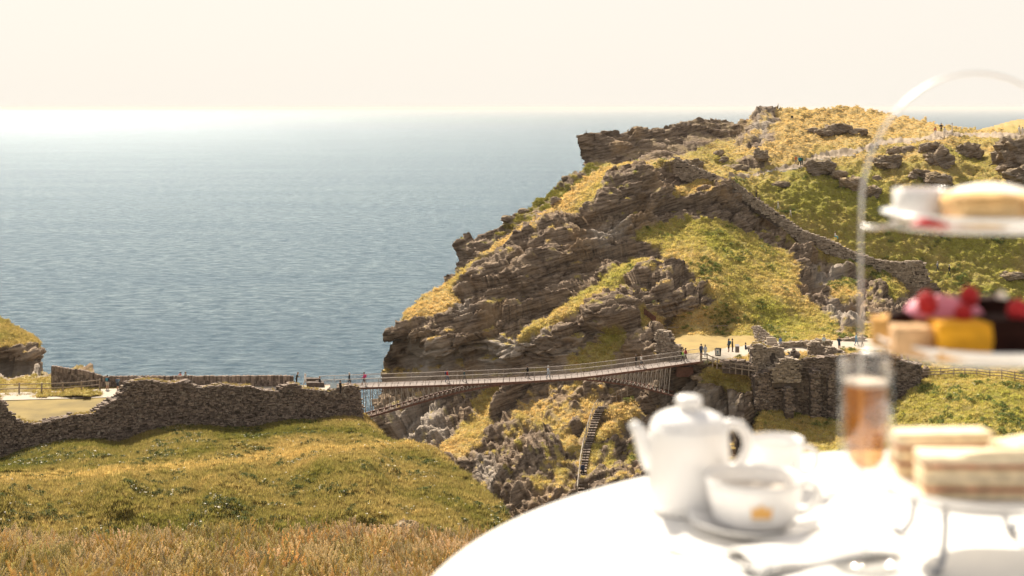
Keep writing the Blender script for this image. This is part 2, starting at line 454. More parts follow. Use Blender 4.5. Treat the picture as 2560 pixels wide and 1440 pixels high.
def relief(poly, ctrl, step, grass_polys, pale_polys=(), dry=0.5, jag=5.0, amp=1.0, default_grass=0.0,
           calm=(), tilt=0.25, greens=(), lump=0.3, cliffs=(), tilt_low=0.2, ledge_k=0.85, fine=1.0):
    R = Relief()
    poly = np.array(poly, float)
    x0, y0 = poly.min(0) - 2 * step; x1, y1 = poly.max(0) + 2 * step
    xs = np.arange(x0, x1, step); ys = np.arange(y0, y1, step)
    gx, gy = np.meshgrid(xs, ys)
    R.x0, R.y0, R.step, R.sh = x0, y0, step, gx.shape
    d = rbf(ctrl)(gx, gy)
    def toP(dd):
        return np.stack([(gx - 1280) / F * dd, dd, CAMZ - (gy - HY) / F * dd], 2)
    B = toP(d); flat = B.reshape(-1, 3)
    jn = fbm(np.stack([gx.ravel() / 28, gy.ravel() / 22, np.full(gx.size, 3.3)], 1), 4, 0.6).reshape(gx.shape)
    jn2 = fbm(np.stack([gx.ravel() / 28, gy.ravel() / 22, np.full(gx.size, 9.7)], 1), 4, 0.6).reshape(gx.shape)
    inside = inpoly(gx + jag * jn, gy + jag * jn2, poly)
    # turf mask, ragged edges
    gmask = np.full(gx.shape, float(default_grass))
    gp = np.zeros(gx.shape, bool); rp = np.zeros(gx.shape, bool)
    for q in grass_polys:
        if isinstance(q[0], (int, float)): gmask = np.where(inpoly(gx, gy, q[1]), np.maximum(gmask, q[0]), gmask)
        else: gp |= inpoly(gx, gy, q)
    for q in cliffs: rp |= inpoly(gx, gy, q)
    gmask[gp] = 1; gmask[rp] = 0
    rag = fbm(flat * np.array([0.5, 0.35, 0.9]), 5, 0.62).reshape(gx.shape)
    gsoft = blur(gmask, max(1, int(10 / step)))
    grass = sstep(0.38, 0.62, gsoft + 0.75 * rag)
    pm = np.zeros(gx.shape, bool)
    for q in pale_polys: pm |= inpoly(gx, gy, q)
    R.pale = np.clip(blur(pm, max(1, int(14 / step))) * 1.1 + 0.9 * rag * (blur(pm, max(1, int(14 / step))) > 0.02), 0, 1)
    # displacement along the normal
    du = np.gradient(B, axis=1); dv = np.gradient(B, axis=0)
    N = np.cross(dv, du); N /= np.linalg.norm(N, axis=2)[..., None] + 1e-9
    flip = (N * B_view(B)).sum(2) > 0
    N[flip] *= -1
    tl = np.where(gy > 935, tilt_low, tilt).ravel()
    ca, sa = np.cos(tl), np.sin(tl)
    wv = fbm(flat * 0.045, 3)
    Q = np.stack([flat[:, 0] * ca + flat[:, 2] * sa, flat[:, 1], -flat[:, 0] * sa + flat[:, 2] * ca + 4.5 * wv], 1)
    v1, e1 = cells(Q * np.array([0.105, 0.12, 0.36]))
    v2, e2 = cells(Q * np.array([0.27, 0.33, 1.35]) + 31.7)
    v3, e3 = cells(Q * np.array([0.6, 0.75, 3.8]) + 11.3)
    v4, e4 = cells(flat * np.array([0.55, 0.5, 0.7]) + 3.1); v5, e5 = cells(Q * np.array([0.33, 0.33, 0.10]) + 77.7)
    big = fbm(flat * 0.055, 4)
    sv = pn(Q * np.array([0.12, 0.12, 1.7]))
    rockd = 2.6 * big + 3.2 * (v1 - 0.5) + 1.1 * (v2 - 0.5) + 0.38 * (v3 - 0.5) + 0.4 * sv + fine * 0.55 * (v4 - 0.5) + fine * 0.8 * (v5 - 0.5) - 0.3 * np.exp(-e5 * 16) - 0.5 * np.exp(-e1 * 14) - 0.25 * np.exp(-e2 * 12)
    lumpd = lump * fbm(flat * np.array([0.55, 0.55, 0.7]), 4, 0.6) * 1.8 + min(0.9, 1.6 * lump) * 0.7 * pn(flat * 0.09)
    rk = 1 - grass
    calmm = np.zeros(gx.shape, bool)
    for q in calm: calmm |= inpoly(gx, gy, q)
    cm = 1 - blur(calmm, max(1, int(9 / step)))
    disp = (amp * rockd.reshape(gx.shape) * blur(rk, 2) + lumpd.reshape(gx.shape) * (1 - 0.6 * blur(rk, 2))) * cm
    W = B + N * disp[..., None]
    # small tufts of turf on ledges that face up
    du = np.gradient(W, axis=1); dv = np.gradient(W, axis=0)
    N2 = np.cross(dv, du); N2 /= np.linalg.norm(N2, axis=2)[..., None] + 1e-9
    N2[(N2 * B_view(W)).sum(2) > 0] *= -1
    up = blur(N2[..., 2], 1)
    ledge = sstep(0.60, 0.82, up + 0.35 * rag) * sstep(-0.15, 0.25, rag + 0.2)
    R.grass = np.maximum(grass, ledge_k * ledge * (amp > 0))
    gr = fbm(flat * np.array([0.07, 0.07, 0.07]) + 5, 4, 0.6).reshape(gx.shape)
    gsp = np.zeros(gx.shape)
    for q, v in greens: gsp = np.where(inpoly(gx, gy, q), v, gsp)
    gsp = blur(gsp, max(1, int(22 / step)))
    R.green = np.clip(1 - dry + gsp + 1.1 * gr, 0, 1)
    R.W, R.inside, R.gx, R.gy, R.N = W, inside, gx, gy, N2
    R.up = N2[..., 2]
    R.region = np.zeros(gx.shape, np.int32)
    return R

def B_view(B):
    v = B - np.array([0, 0, CAMZ]); return v / (np.linalg.norm(v, axis=2)[..., None] + 1e-9)

def at(R, px, py):
    i = int(np.clip(round((py - R.y0) / R.step), 0, R.sh[0] - 1)); j = int(np.clip(round((px - R.x0) / R.step), 0, R.sh[1] - 1))
    return Vector(R.W[i, j])

def sheet(R, name, mat, region=0, skirt=True, lift=0.0, down=6.0, back=9.0):
    ok = R.inside
    q = ok[:-1, :-1] & ok[1:, :-1] & ok[:-1, 1:] & ok[1:, 1:]
    q &= (R.region[:-1, :-1] == region)
    idx = np.arange(R.W.shape[0] * R.W.shape[1]).reshape(R.sh)
    a, b, c, d = idx[:-1, :-1][q], idx[1:, :-1][q], idx[1:, 1:][q], idx[:-1, 1:][q]
    Fq = np.stack([a, b, c, d], 1)
    used = np.unique(Fq); remap = np.full(idx.size, -1, np.int64); remap[used] = np.arange(len(used))
    V = R.W.reshape(-1, 3)[used].copy(); V[:, 2] += lift
    Fq = remap[Fq]
    g, gr, pa = (A.reshape(-1)[used] for A in (R.grass, R.green, R.pale))
    if skirt:
        # boundary edges get a back: the land goes on behind what the eye sees
        E = np.concatenate([Fq[:, [0, 1]], Fq[:, [1, 2]], Fq[:, [2, 3]], Fq[:, [3, 0]]])
        key = np.sort(E, 1); k2 = key[:, 0] * (len(V) + 1) + key[:, 1]
        u, inv, cnt = np.unique(k2, return_inverse=True, return_counts=True)
        be = E[cnt[inv] == 1]
        im = R.inside.copy(); im2 = im.copy()
        for sy in (-1, 0, 1):
            for sx in (-1, 0, 1): im2 &= np.roll(np.roll(im, sy, 0), sx, 1)
        outer = ~(im2.reshape(-1)[used])
        be = be[outer[be[:, 0]] & outer[be[:, 1]]]
        bv = np.unique(be); m2 = np.full(len(V), -1, np.int64)
        vd = V[bv] - np.array([0, 0, CAMZ]); vd /= np.linalg.norm(vd, axis=1)[:, None]
        base = len(V); chain = [V]; prev = bv; newF = [Fq]
        for (s, dz) in ((0.4, -0.03), (1.2, -0.2), (0.5 * back, -0.15 * down), (back, -0.5 * down)):
            nv = V[bv] + vd * s + np.array([0, 0, dz])
            nv[:, 2] = np.maximum(nv[:, 2], -4)
            ids = base + np.arange(len(bv)); base += len(bv)
            mp = np.full(int(max(prev.max(), len(V))) + 1, -1, np.int64); mp[bv] = np.arange(len(bv))
            i0, i1 = mp[be[:, 0]], mp[be[:, 1]]
            newF.append(np.stack([prev[i0], ids[i0], ids[i1], prev[i1]], 1))
            chain.append(nv); prev = ids
        V = np.concatenate(chain); Fq = np.concatenate(newF)
        g, gr, pa = (np.concatenate([A] + [A[bv]] * 4) for A in (g, gr, pa))
    me = mesh_np(name, V, Fq)
    for nm, A in (('grass', g), ('green', gr), ('pale', pa)):
        t = me.attributes.new(nm, 'FLOAT', 'POINT'); t.data.foreach_set('value', A.astype(np.float32))
    return link(name, me, mat)

# ---- the island: cliff, courtyard ledge, slopes below
LZ = CAMZ - 32.7                # courtyard level on the island
def lawnY(py): return Yplane(py, LZ)
ISL_POLY = [(957, 836), (972, 818), (1005, 782), (1065, 738), (1130, 697), (1180, 652), (1250, 600), (1335, 552), (1380, 512), (1420, 478), (1470, 440),
            (1505, 418), (1560, 404), (1640, 396), (1690, 398), (1740, 432), (1800, 450), (1850, 472), (1890, 502), (1920, 522), (1960, 550), (2000, 580),
            (2040, 596), (2080, 612), (2130, 635), (2200, 658), (2300, 662), (2335, 735), (2345, 800), (2400, 845), (2700, 850), (2900, 900), (2900, 1420), (1200, 1420),
            (1000, 1200), (940, 1060), (932, 1000), (938, 985), (948, 950), (950, 925), (956, 900), (972, 872), (986, 852), (975, 848), (960, 846)]
ISL = [(955, 838, 221), (985, 852, 222), (972, 875, 223), (955, 925, 222), (938, 985, 220), (932, 1000, 220), (1010, 850, 217), (1035, 890, 222), (1060, 930, 217), (1100, 850, 214), (1160, 880, 213),
    (1000, 790, 224), (1030, 818, 217), (1120, 795, 217), (1150, 745, 221), (1200, 690, 225), (1130, 700, 231), (1065, 742, 227),
    (1350, 592, 231), (1330, 556, 239), (1250, 602, 236), (1270, 640, 229), (1500, 470, 238), (1500, 424, 247), (1600, 430, 240), (1640, 398, 251), (1690, 402, 249), (1420, 480, 244), (1430, 530, 236),
    (1200, 900, 213), (1200, 800, 215), (1300, 780, 216), (1300, 690, 221), (1250, 740, 220), (1400, 650, 224), (1500, 560, 229), (1600, 480, 236), (1560, 620, 226), (1450, 700, 221), (1300, 800, 213), (1360, 760, 217),
    (1280, 850, 207), (1400, 840, 204), (1500, 760, 207), (1600, 690, 212), (1680, 662, 216), (1640, 740, 207), (1700, 730, 206), (1770, 760, 206), (1700, 700, 211),
    (1750, 620, 222), (1800, 560, 233), (1700, 556, 233), (1780, 480, 239), (1850, 505, 240), (1720, 450, 243), (1900, 570, 236), (1900, 680, 221), (1850, 780, 208), (1750, 810, 204.5), (1950, 760, 211),
    (1680, 838, 203.6), (1800, 838, 203.6), (1920, 838, 203.6), (1700, 865, lawnY(865)), (1800, 865, lawnY(865)), (1900, 865, lawnY(865)), (2000, 865, lawnY(865)), (2100, 865, lawnY(865)), (2200, 865, lawnY(865)),
    (1780, 890, lawnY(890)), (1900, 890, lawnY(890)), (2000, 885, lawnY(885)), (2150, 885, lawnY(885)), (2250, 890, lawnY(890)), (2020, 842, lawnY(842)), (2150, 842, lawnY(842)),
    (2050, 800, 209), (2150, 760, 215), (2100, 700, 224), (2200, 710, 225), (2300, 700, 229), (1850, 480, 241), (1950, 550, 239), (2000, 600, 236), (2100, 635, 234), (2200, 662, 232), (2310, 668, 231), (2330, 760, 226), (2340, 800, 220), (2450, 850, 208), (2600, 860, 205), (2850, 900, 196),
    (1880, 925, 186.5), (1900, 1000, 184.5), (2000, 900, 187), (2000, 960, 186), (2000, 1040, 182), (2100, 1070, 177), (2200, 1010, 180), (2200, 930, 186), (2300, 970, 180), (2350, 930, 185), (2450, 940, 182), (2560, 920, 184), (2300, 900, 190),
    (2100, 1120, 170), (2300, 1100, 166), (2560, 1080, 163), (2560, 1200, 150), (2200, 1250, 150), (2850, 1000, 170), (2850, 1400, 135),
    (1700, 930, 190), (1700, 975, 188), (1790, 945, 187.5), (1800, 1000, 185.5), (1650, 1060, 184), (1850, 1080, 178), (1700, 1150, 173), (1600, 1110, 180), (1500, 1060, 187), (1400, 1000, 196), (1300, 1000, 202), (1460, 1150, 176), (1350, 1200, 174), (1550, 1250, 164), (1700, 1300, 160), (1900, 1200, 162), (1250, 1265, 172), (1150, 1110, 191), (1200, 1010, 206), (1100, 1000, 210), (1050, 960, 216), (1020, 1060, 204), (1000, 1200, 190), (1100, 1300, 178), (1300, 1400, 160),
    (1640, 905, 193), (1600, 920, 196), (1500, 900, 201), (1430, 950, 199), (1620, 840, 199), (1625, 872, 194), (1540, 860, 201), (1470, 850, 204), (1600, 800, 203), (1350, 900, 207), (1640, 1010, 186)]
G_RIDGE = [(985, 795), (1005, 772), (1130, 690), (1250, 592), (1340, 545), (1420, 472), (1500, 412), (1560, 398), (1690, 392), (1695, 408), (1600, 412), (1530, 424), (1475, 456), (1430, 494), (1385, 526), (1340, 566), (1265, 612), (1205, 648), (1150, 698), (1120, 728), (1140, 762), (1100, 790), (1050, 796), (1000, 806)]
G_BAND = [(1280, 838), (1330, 802), (1420, 747), (1480, 717), (1530, 667), (1600, 642), (1640, 640), (1690, 655), (1660, 676), (1600, 668), (1560, 694), (1500, 738), (1440, 774), (1380, 804), (1310, 844)]
G_SLOPE = [(1570, 588), (1640, 560), (1720, 548), (1800, 552), (1880, 590), (1960, 622), (2000, 680), (1990, 720), (2060, 780), (2085, 825), (1920, 836), (1690, 828), (1680, 790), (1760, 768), (1795, 742), (1750, 690), (1700, 648), (1640, 612)]
G_SPUR = [(1400, 935), (1420, 900), (1470, 860), (1560, 808), (1566, 850), (1530, 880), (1560, 905), (1480, 930)]
G_STAIR = [(1270, 1010), (1330, 968), (1400, 945), (1560, 955), (1500, 1000), (1480, 1040), (1470, 1110), (1440, 1160), (1400, 1110), (1340, 1085), (1300, 1055), (1240, 1100)]
G_SLAB = [(1095, 1120), (1150, 1062), (1215, 1030), (1232, 1050), (1200, 1090), (1160, 1145), (1105, 1145)]
ISLAND = relief(ISL_POLY, ISL, 2.5,
    [G_RIDGE, G_BAND, G_SLOPE, (0.8, G_SPUR), (0.52, G_STAIR), G_SLAB,
     [(1590, 805), (1600, 770), (1650, 790), (1680, 815), (1655, 832), (1610, 815)],
     (0.75, [(1510, 1020), (1590, 985), (1600, 1030), (1540, 1075), (1500, 1130), (1480, 1130), (1486, 1080)]),
     [(1170, 1010), (1235, 975), (1268, 985), (1230, 1020), (1180, 1030)],
     (0.5, [(1330, 1160), (1440, 1130), (1440, 1200), (1320, 1250)]),
     (0.5, [(1460, 1180), (1560, 1090), (1640, 1080), (1600, 1150), (1480, 1240)]),
     [(1735, 922), (1850, 925), (1890, 948), (1880, 992), (1820, 982), (1760, 955)],
     [(1890, 1015), (2000, 1022), (2130, 1060), (2240, 1000), (2320, 935), (2900, 905), (2900, 1420), (2000, 1420), (1880, 1130)],
     [(1660, 830), (2240, 825), (2330, 800), (2400, 840), (2900, 850), (2900, 920), (2250, 925), (1900, 910), (1700, 905)],
     [(1470, 440), (1520, 430), (1490, 505), (1420, 540), (1400, 520)],
     [(1700, 460), (1760, 430), (1800, 450), (1720, 490), (1660, 490)],
     [(1950, 545), (2050, 600), (2200, 665), (2260, 700), (2180, 690), (2060, 640), (1960, 590)],
     [(2190, 690), (2250, 690), (2280, 745), (2230, 730)], [(2060, 700), (2140, 690), (2150, 740), (2080, 750)]],
    pale_polys=[[(1180, 850), (1290, 820), (1380, 810), (1290, 900), (1200, 920)], [(1010, 870), (1110, 850), (1180, 880), (1080, 940), (1010, 950)], [(1000, 1030), (1090, 1020), (1130, 1090), (1060, 1120), (980, 1080)],
                [(1480, 560), (1560, 540), (1560, 590), (1480, 620)], [(1210, 1130), (1260, 1190), (1230, 1230), (1180, 1190)], [(1380, 900), (1440, 860), (1500, 830), (1420, 900)], [(1150, 700), (1170, 770), (1150, 790), (1140, 740)],
                [(2080, 740), (2180, 820), (2130, 835), (2060, 790)], [(1640, 980), (1720, 960), (1830, 1000), (1860, 1060), (1700, 1040)], [(1560, 1000), (1610, 1010), (1590, 1060), (1540, 1060)], [(2030, 650), (2100, 660), (2100, 710), (2040, 700)]],
    tilt=0.16, tilt_low=0.72, dry=0.62, amp=1.0, calm=[[(1655, 835), (2260, 832), (2330, 850), (2700, 862), (2600, 905), (2330, 905), (1770, 908), (1690, 900)], [(1470, 1000), (1515, 1010), (1490, 1100), (1475, 1200), (1440, 1200), (1445, 1100)], [(900, 925), (1780, 870), (1780, 900), (1640, 925), (1000, 960)]],
    greens=[(G_SLOPE, 0.25), ([(1890, 1015), (2130, 1060), (2320, 935), (2900, 905), (2900, 1420), (2000, 1420)], 0.35), (G_RIDGE, -0.5), (G_SLAB, -0.2), ([(1735, 922), (1890, 948), (1880, 992), (1820, 982)], 0.4)])
GX, GY = ISLAND.gx, ISLAND.gy
LAWN_P = [(1672, 838), (1930, 836), (1915, 850), (1870, 862), (1800, 870), (1770, 880), (1690, 884)]
YARD_P = [(1690, 884), (1770, 880), (1800, 870), (1870, 862), (1915, 850), (1990, 858), (2080, 850), (2230, 842), (2330, 850), (2400, 862), (2400, 880), (2250, 882), (2120, 872), (1990, 880), (1900, 884), (1800, 900), (1740, 908), (1700, 902)]
ISLAND.region[inpoly(GX, GY, LAWN_P)] = 1
ISLAND.region[inpoly(GX, GY, YARD_P)] = 2
tag(sheet(ISLAND, 'island_cliff', M_TERR, down=0.4), 'layered brown slate sea cliff with golden turf ridges behind the footbridge', kind='structure')
tag(sheet(ISLAND, 'courtyard_lawn', M_LAWN, 1, False), 'sunlit dry lawn in the island courtyard', kind='structure')
tag(sheet(ISLAND, 'courtyard_path', M_PATH, 2, False), 'pale gravel path through the island courtyard', kind='structure')

# ---- plateau on top of the island
PLA_POLY = [(1660, 420), (1690, 395), (1760, 385), (1820, 372), (1850, 340), (1866, 315), (1872, 292), (1890, 272), (1905, 263), (1960, 263), (2010, 268), (2085, 268), (2095, 264), (2150, 270), (2220, 282), (2300, 300), (2390, 312), (2450, 322), (2520, 326), (2900, 330), (2900, 900), (2330, 900), (2290, 700), (1700, 470)]
PLA = [(1680, 400, 262), (1760, 392, 268), (1850, 345, 285), (1870, 300, 292), (1905, 264, 298), (1960, 264, 302), (2090, 266, 312), (2200, 280, 310), (2310, 302, 305), (2440, 322, 296), (2650, 328, 292), (2900, 332, 290),
    (1850, 440, 258), (1990, 408, 264), (2150, 372, 271), (2300, 343, 279), (2360, 337, 282), (2500, 345, 280), (2000, 500, 252), (2200, 450, 258), (2400, 450, 256), (2560, 430, 258), (2000, 330, 283), (2200, 320, 291), (1900, 370, 274), (1940, 300, 289),
    (2100, 560, 248), (2300, 600, 243), (2500, 600, 242), (2350, 690, 235), (2560, 740, 231), (2400, 800, 222), (2600, 850, 214), (2850, 700, 238), (2850, 860, 210), (1700, 430, 258), (1800, 475, 252), (1900, 540, 248), (2000, 610, 243), (2200, 690, 238), (2330, 860, 214), (2060, 420, 262), (2480, 520, 248), (2800, 450, 256)]
CLF = [[(1862, 320), (1880, 285), (1905, 260), (1960, 262), (1930, 285), (1960, 300), (1920, 330), (1960, 345), (1900, 370), (1840, 378), (1830, 368)],
       [(2490, 370), (2600, 350), (2700, 380), (2700, 440), (2560, 445), (2510, 420)], [(1810, 400), (1930, 395), (1925, 415), (1850, 420)]]
PLATEAU = relief(PLA_POLY, PLA, 3.0, [], dry=0.58, amp=0.9, default_grass=1.0, lump=0.75, jag=3.0, cliffs=CLF,
    greens=[([(1880, 470), (2050, 450), (2250, 430), (2480, 440), (2900, 420), (2900, 900), (2300, 900), (2150, 640)], 0.42), ([(2180, 470), (2260, 440), (2300, 520), (2220, 560)], 0.3), ([(1850, 260), (2900, 260), (2900, 330), (2300, 345), (1850, 400)], -0.6)],
    pale_polys=[[(1880, 300), (1930, 285), (1920, 330), (1900, 360)]])
PX, PY = PLATEAU.gx, PLATEAU.gy
def ribbon(pts):
    """pts: (px, py, half width) -> polygon in photo space of a track on the ground"""
    a = [(x, y - h) for x, y, h in pts]; b = [(x, y + h) for x, y, h in pts]
    return a + b[::-1]
TRACK = ribbon([(1822, 441, 3), (1880, 432, 4), (1940, 420, 5), (1985, 413, 6), (2030, 396, 10), (2080, 383, 7), (2150, 369, 5), (2230, 356, 6), (2300, 343, 6), (2350, 337, 7), (2420, 335, 6), (2500, 338, 6), (2700, 340, 6)])
PLATEAU.region[inpoly(PX, PY + 2.5 * np.sin(PX / 23.0), TRACK)] = 1
LOWT = ribbon([(2180, 640, 4), (2260, 652, 6), (2330, 668, 5), (2400, 690, 4), (2500, 722, 4), (2700, 780, 4)])
PLATEAU.green[inpoly(PX, PY, LOWT)] = 0.75
tag(sheet(PLATEAU, 'island_plateau', M_TERR), 'golden and green grassy plateau on top of the island', kind='structure')
tag(sheet(PLATEAU, 'plateau_path', M_TRACK, 1, False, 0.06), 'worn pale footpath climbing over the grassy plateau', kind='structure')

# ---- crag beyond, seaward shoulder, far hill
CRAG_POLY = [(1441, 336), (1475, 328), (1545, 326), (1570, 322), (1590, 312), (1640, 314), (1690, 308), (1700, 303), (1760, 302), (1795, 298), (1830, 306), (1836, 318), (1850, 302), (1874, 302), (1880, 420), (1760, 450), (1500, 450), (1455, 415), (1462, 400), (1452, 385), (1444, 362)]
CRAG = [(1445, 340, 290), (1560, 326, 291), (1700, 306, 295), (1800, 301, 299), (1870, 305, 300), (1460, 400, 290), (1600, 385, 286), (1700, 362, 289), (1800, 340, 295), (1860, 370, 286), (1600, 440, 272), (1460, 440, 280), (1800, 430, 272), (1550, 350, 288), (1680, 335, 291), (1530, 380, 287), (1750, 380, 283)]
CRAGR = relief(CRAG_POLY, CRAG, 2.5, [[(1740, 372), (1800, 352), (1870, 350), (1880, 430), (1700, 430), (1660, 404)], [(1480, 408), (1640, 395), (1700, 430), (1500, 450), (1460, 425)]], dry=0.8, amp=0.6, jag=5, tilt=-0.10, ledge_k=0.2, fine=0.3)
tag(sheet(CRAGR, 'seaward_crag', M_TERR, down=0.4), 'dark overhanging slate crag standing out over the sea', kind='structure')
SHO_POLY = [(1475, 395), (1455, 420), (1425, 440), (1380, 470), (1330, 505), (1300, 518), (1290, 524), (1262, 550), (1235, 577), (1160, 588), (1145, 600), (1132, 625), (1128, 650), (1114, 680), (1108, 705), (1090, 740), (1300, 740), (1560, 450)]
SHO = [(1475, 398, 276), (1380, 472, 272), (1300, 520, 268), (1240, 578, 264), (1160, 590, 264), (1130, 630, 262), (1110, 700, 258), (1300, 560, 262), (1200, 640, 256), (1450, 440, 268), (1400, 520, 262), (1200, 720, 252), (1300, 700, 254), (1540, 440, 268)]
SHOR = relief(SHO_POLY, SHO, 2.5, [(0.55, [(1475, 390), (1300, 515), (1230, 575), (1240, 605), (1330, 560), (1560, 440)])], dry=0.1, amp=0.8, jag=5)  # low dry value: the shoulder's shade is put into a darker turf tint
tag(sheet(SHOR, 'seaward_shoulder', M_TERR, down=0.4), 'shaded dark shoulder of the island dropping to the sea', kind='structure')
FAR = relief([(2440, 325), (2480, 312), (2530, 300), (2580, 294), (2700, 290), (2900, 296), (2900, 380), (2440, 380)], [(2440, 325, 395), (2560, 297, 420), (2900, 296, 420), (2440, 375, 330), (2700, 375, 330), (2900, 375, 330), (2600, 330, 375)], 3.0, [], default_grass=1.0, dry=0.85, amp=0.5, jag=2)
tag(sheet(FAR, 'far_hill', M_TERR), 'brown rounded hilltop beyond the plateau at the right', kind='structure')

# ---- the mainland: hill below the ruin wall
CZ = CAMZ - 35.7                # courtyard level on the mainland
def courtY(py): return Yplane(py, CZ)
HILL_POLY = [(-420, 1130), (0, 1120), (300, 1080), (640, 1048), (880, 1030), (925, 1040), (945, 1068), (955, 1090), (1010, 1106), (1040, 1112), (1090, 1135), (1130, 1168), (1170, 1195), (1210, 1222), (1250, 1262), (1275, 1320), (1300, 1560), (-420, 1560)]
HILL = [(-400, 1200, 150), (0, 1154, 153), (300, 1110, 162), (640, 1072, 172), (905, 1049, 180), (950, 1088, 172), (-400, 1150, 155), (0, 1135, 156), (300, 1090, 165), (640, 1055, 175),
    (0, 1180, 138), (300, 1140, 149), (560, 1108, 157), (800, 1078, 166),
    (0, 1207, 121), (-400, 1225, 117), (300, 1185, 123), (560, 1165, 127), (800, 1130, 136), (930, 1112, 144), (1040, 1114, 152), (0, 1222, 118), (300, 1205, 119), (560, 1185, 122), (800, 1155, 130), (950, 1140, 138),
    (1130, 1170, 146), (1210, 1224, 138), (1260, 1275, 130), (0, 1300, 112), (300, 1300, 113), (600, 1300, 113), (900, 1330, 111), (1150, 1330, 116), (-400, 1310, 110), (800, 1220, 122), (1000, 1210, 130), (1100, 1250, 125), (500, 1240, 117),
    (0, 1450, 104), (600, 1450, 104), (1200, 1480, 106), (-400, 1450, 104), (300, 1560, 100), (900, 1560, 100), (1000, 1160, 140)]
HILLR = relief(HILL_POLY, HILL, 3.5, [], dry=0.44, amp=0.55, default_grass=1.0, lump=0.34, jag=3.0, calm=[[(-420, 1120), (0, 1110), (640, 1040), (915, 1030), (920, 1062), (640, 1086), (0, 1172), (-420, 1220)]],
    cliffs=[[(880, 1322), (930, 1308), (975, 1318), (1040, 1312), (1050, 1335), (960, 1342), (880, 1340)]],
    greens=[(ribbon([(-400, 1222, 13), (0, 1204, 12), (300, 1180, 11), (560, 1160, 10), (800, 1126, 9), (1040, 1116, 8)]), -0.55), ([(-400, 1140), (0, 1150), (640, 1068), (900, 1045), (900, 1090), (640, 1110), (0, 1185), (-400, 1215)], 0.3)])  # drier crest ribbon: the bank's lit edge is put into the turf tint
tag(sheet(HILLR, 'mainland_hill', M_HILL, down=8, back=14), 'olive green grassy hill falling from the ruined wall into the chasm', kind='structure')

# ---- rocky knoll at the far left with its cliff foot
KNO_POLY = [(-420, 700), (-200, 730), (0, 789), (28, 800), (58, 822), (85, 838), (100, 858), (116, 868), (123, 885), (118, 900), (126, 912), (160, 916), (200, 922), (235, 935), (252, 948), (255, 990), (-420, 1000)]
KNO = [(-400, 705, 225), (0, 792, 212), (60, 824, 209), (115, 868, 205), (122, 890, 203), (0, 850, 197), (60, 858, 198), (0, 880, 194), (60, 885, 195), (100, 880, 198), (0, 915, 197), (60, 920, 197), (110, 915, 199), (0, 948, Yplane(948, CZ)), (100, 948, Yplane(948, CZ)), (180, 920, 199), (235, 940, 196), (200, 955, Yplane(955, CZ)), (0, 985, Yplane(985, CZ)), (150, 980, Yplane(980, CZ)), (250, 978, Yplane(978, CZ)), (-400, 850, 200), (-400, 920, 198), (-400, 950, Yplane(950, CZ)), (-400, 990, Yplane(990, CZ))]
KNOLL = relief(KNO_POLY, KNO, 2.5, [[(-420, 690), (0, 780), (130, 840), (120, 868), (60, 862), (0, 868), (-420, 850)], [(-420, 944), (90, 946), (120, 940), (260, 950), (260, 1000), (-420, 1000)], [(130, 908), (200, 915), (240, 935), (180, 925), (130, 925)]],
    pale_polys=[[(-420, 905), (0, 905), (60, 905), (118, 895), (125, 935), (90, 945), (-420, 945)]], dry=0.45, amp=0.8, jag=4, tilt=0.12, calm=[[(-420, 940), (120, 938), (150, 920), (260, 950), (260, 1010), (-420, 1010)]])
tag(sheet(KNOLL, 'rocky_knoll', M_TERR, down=0.4), 'grass topped dark layered knoll beside the fence at the far left', kind='structure')

def flat_poly(name, mat, pts, z, label, sub=0.0):
    me = bpy.data.meshes.new(name)
    me.from_pydata([(p[0], p[1], z) for p in pts], [], [tuple(range(len(pts)))]); me.update()
    o = link(name, me, mat); tag(o, label, kind='structure'); return o
def cp(px, py, z=CZ):
    p = P(px, py, Yplane(py, z)); return (p.x, p.y)
flat_poly('castle_yard', M_LAWN_G, [((px - 1280) / F * (153 + px * 27 / 905 + 0.7), 153 + px * 27 / 905 + 0.7) for px in (-300, 0, 300, 600, 900)] + [cp(820, 962), cp(735, 962), cp(250, 964), cp(-420, 964)], CZ - 0.05, 'yellowing mown lawn behind the near ruined wall')
flat_poly('yard_path', M_PATH, [cp(-420, 1004), cp(0, 1001), cp(200, 996), cp(310, 992), cp(500, 985), cp(700, 983), cp(790, 984), cp(825, 980), cp(825, 964), cp(735, 965), cp(560, 967), cp(320, 970), cp(250, 973), cp(150, 978), cp(0, 983), cp(-420, 990)], CZ + 0.02, 'pale gravel path inside the mainland ruin leading to the bridge')

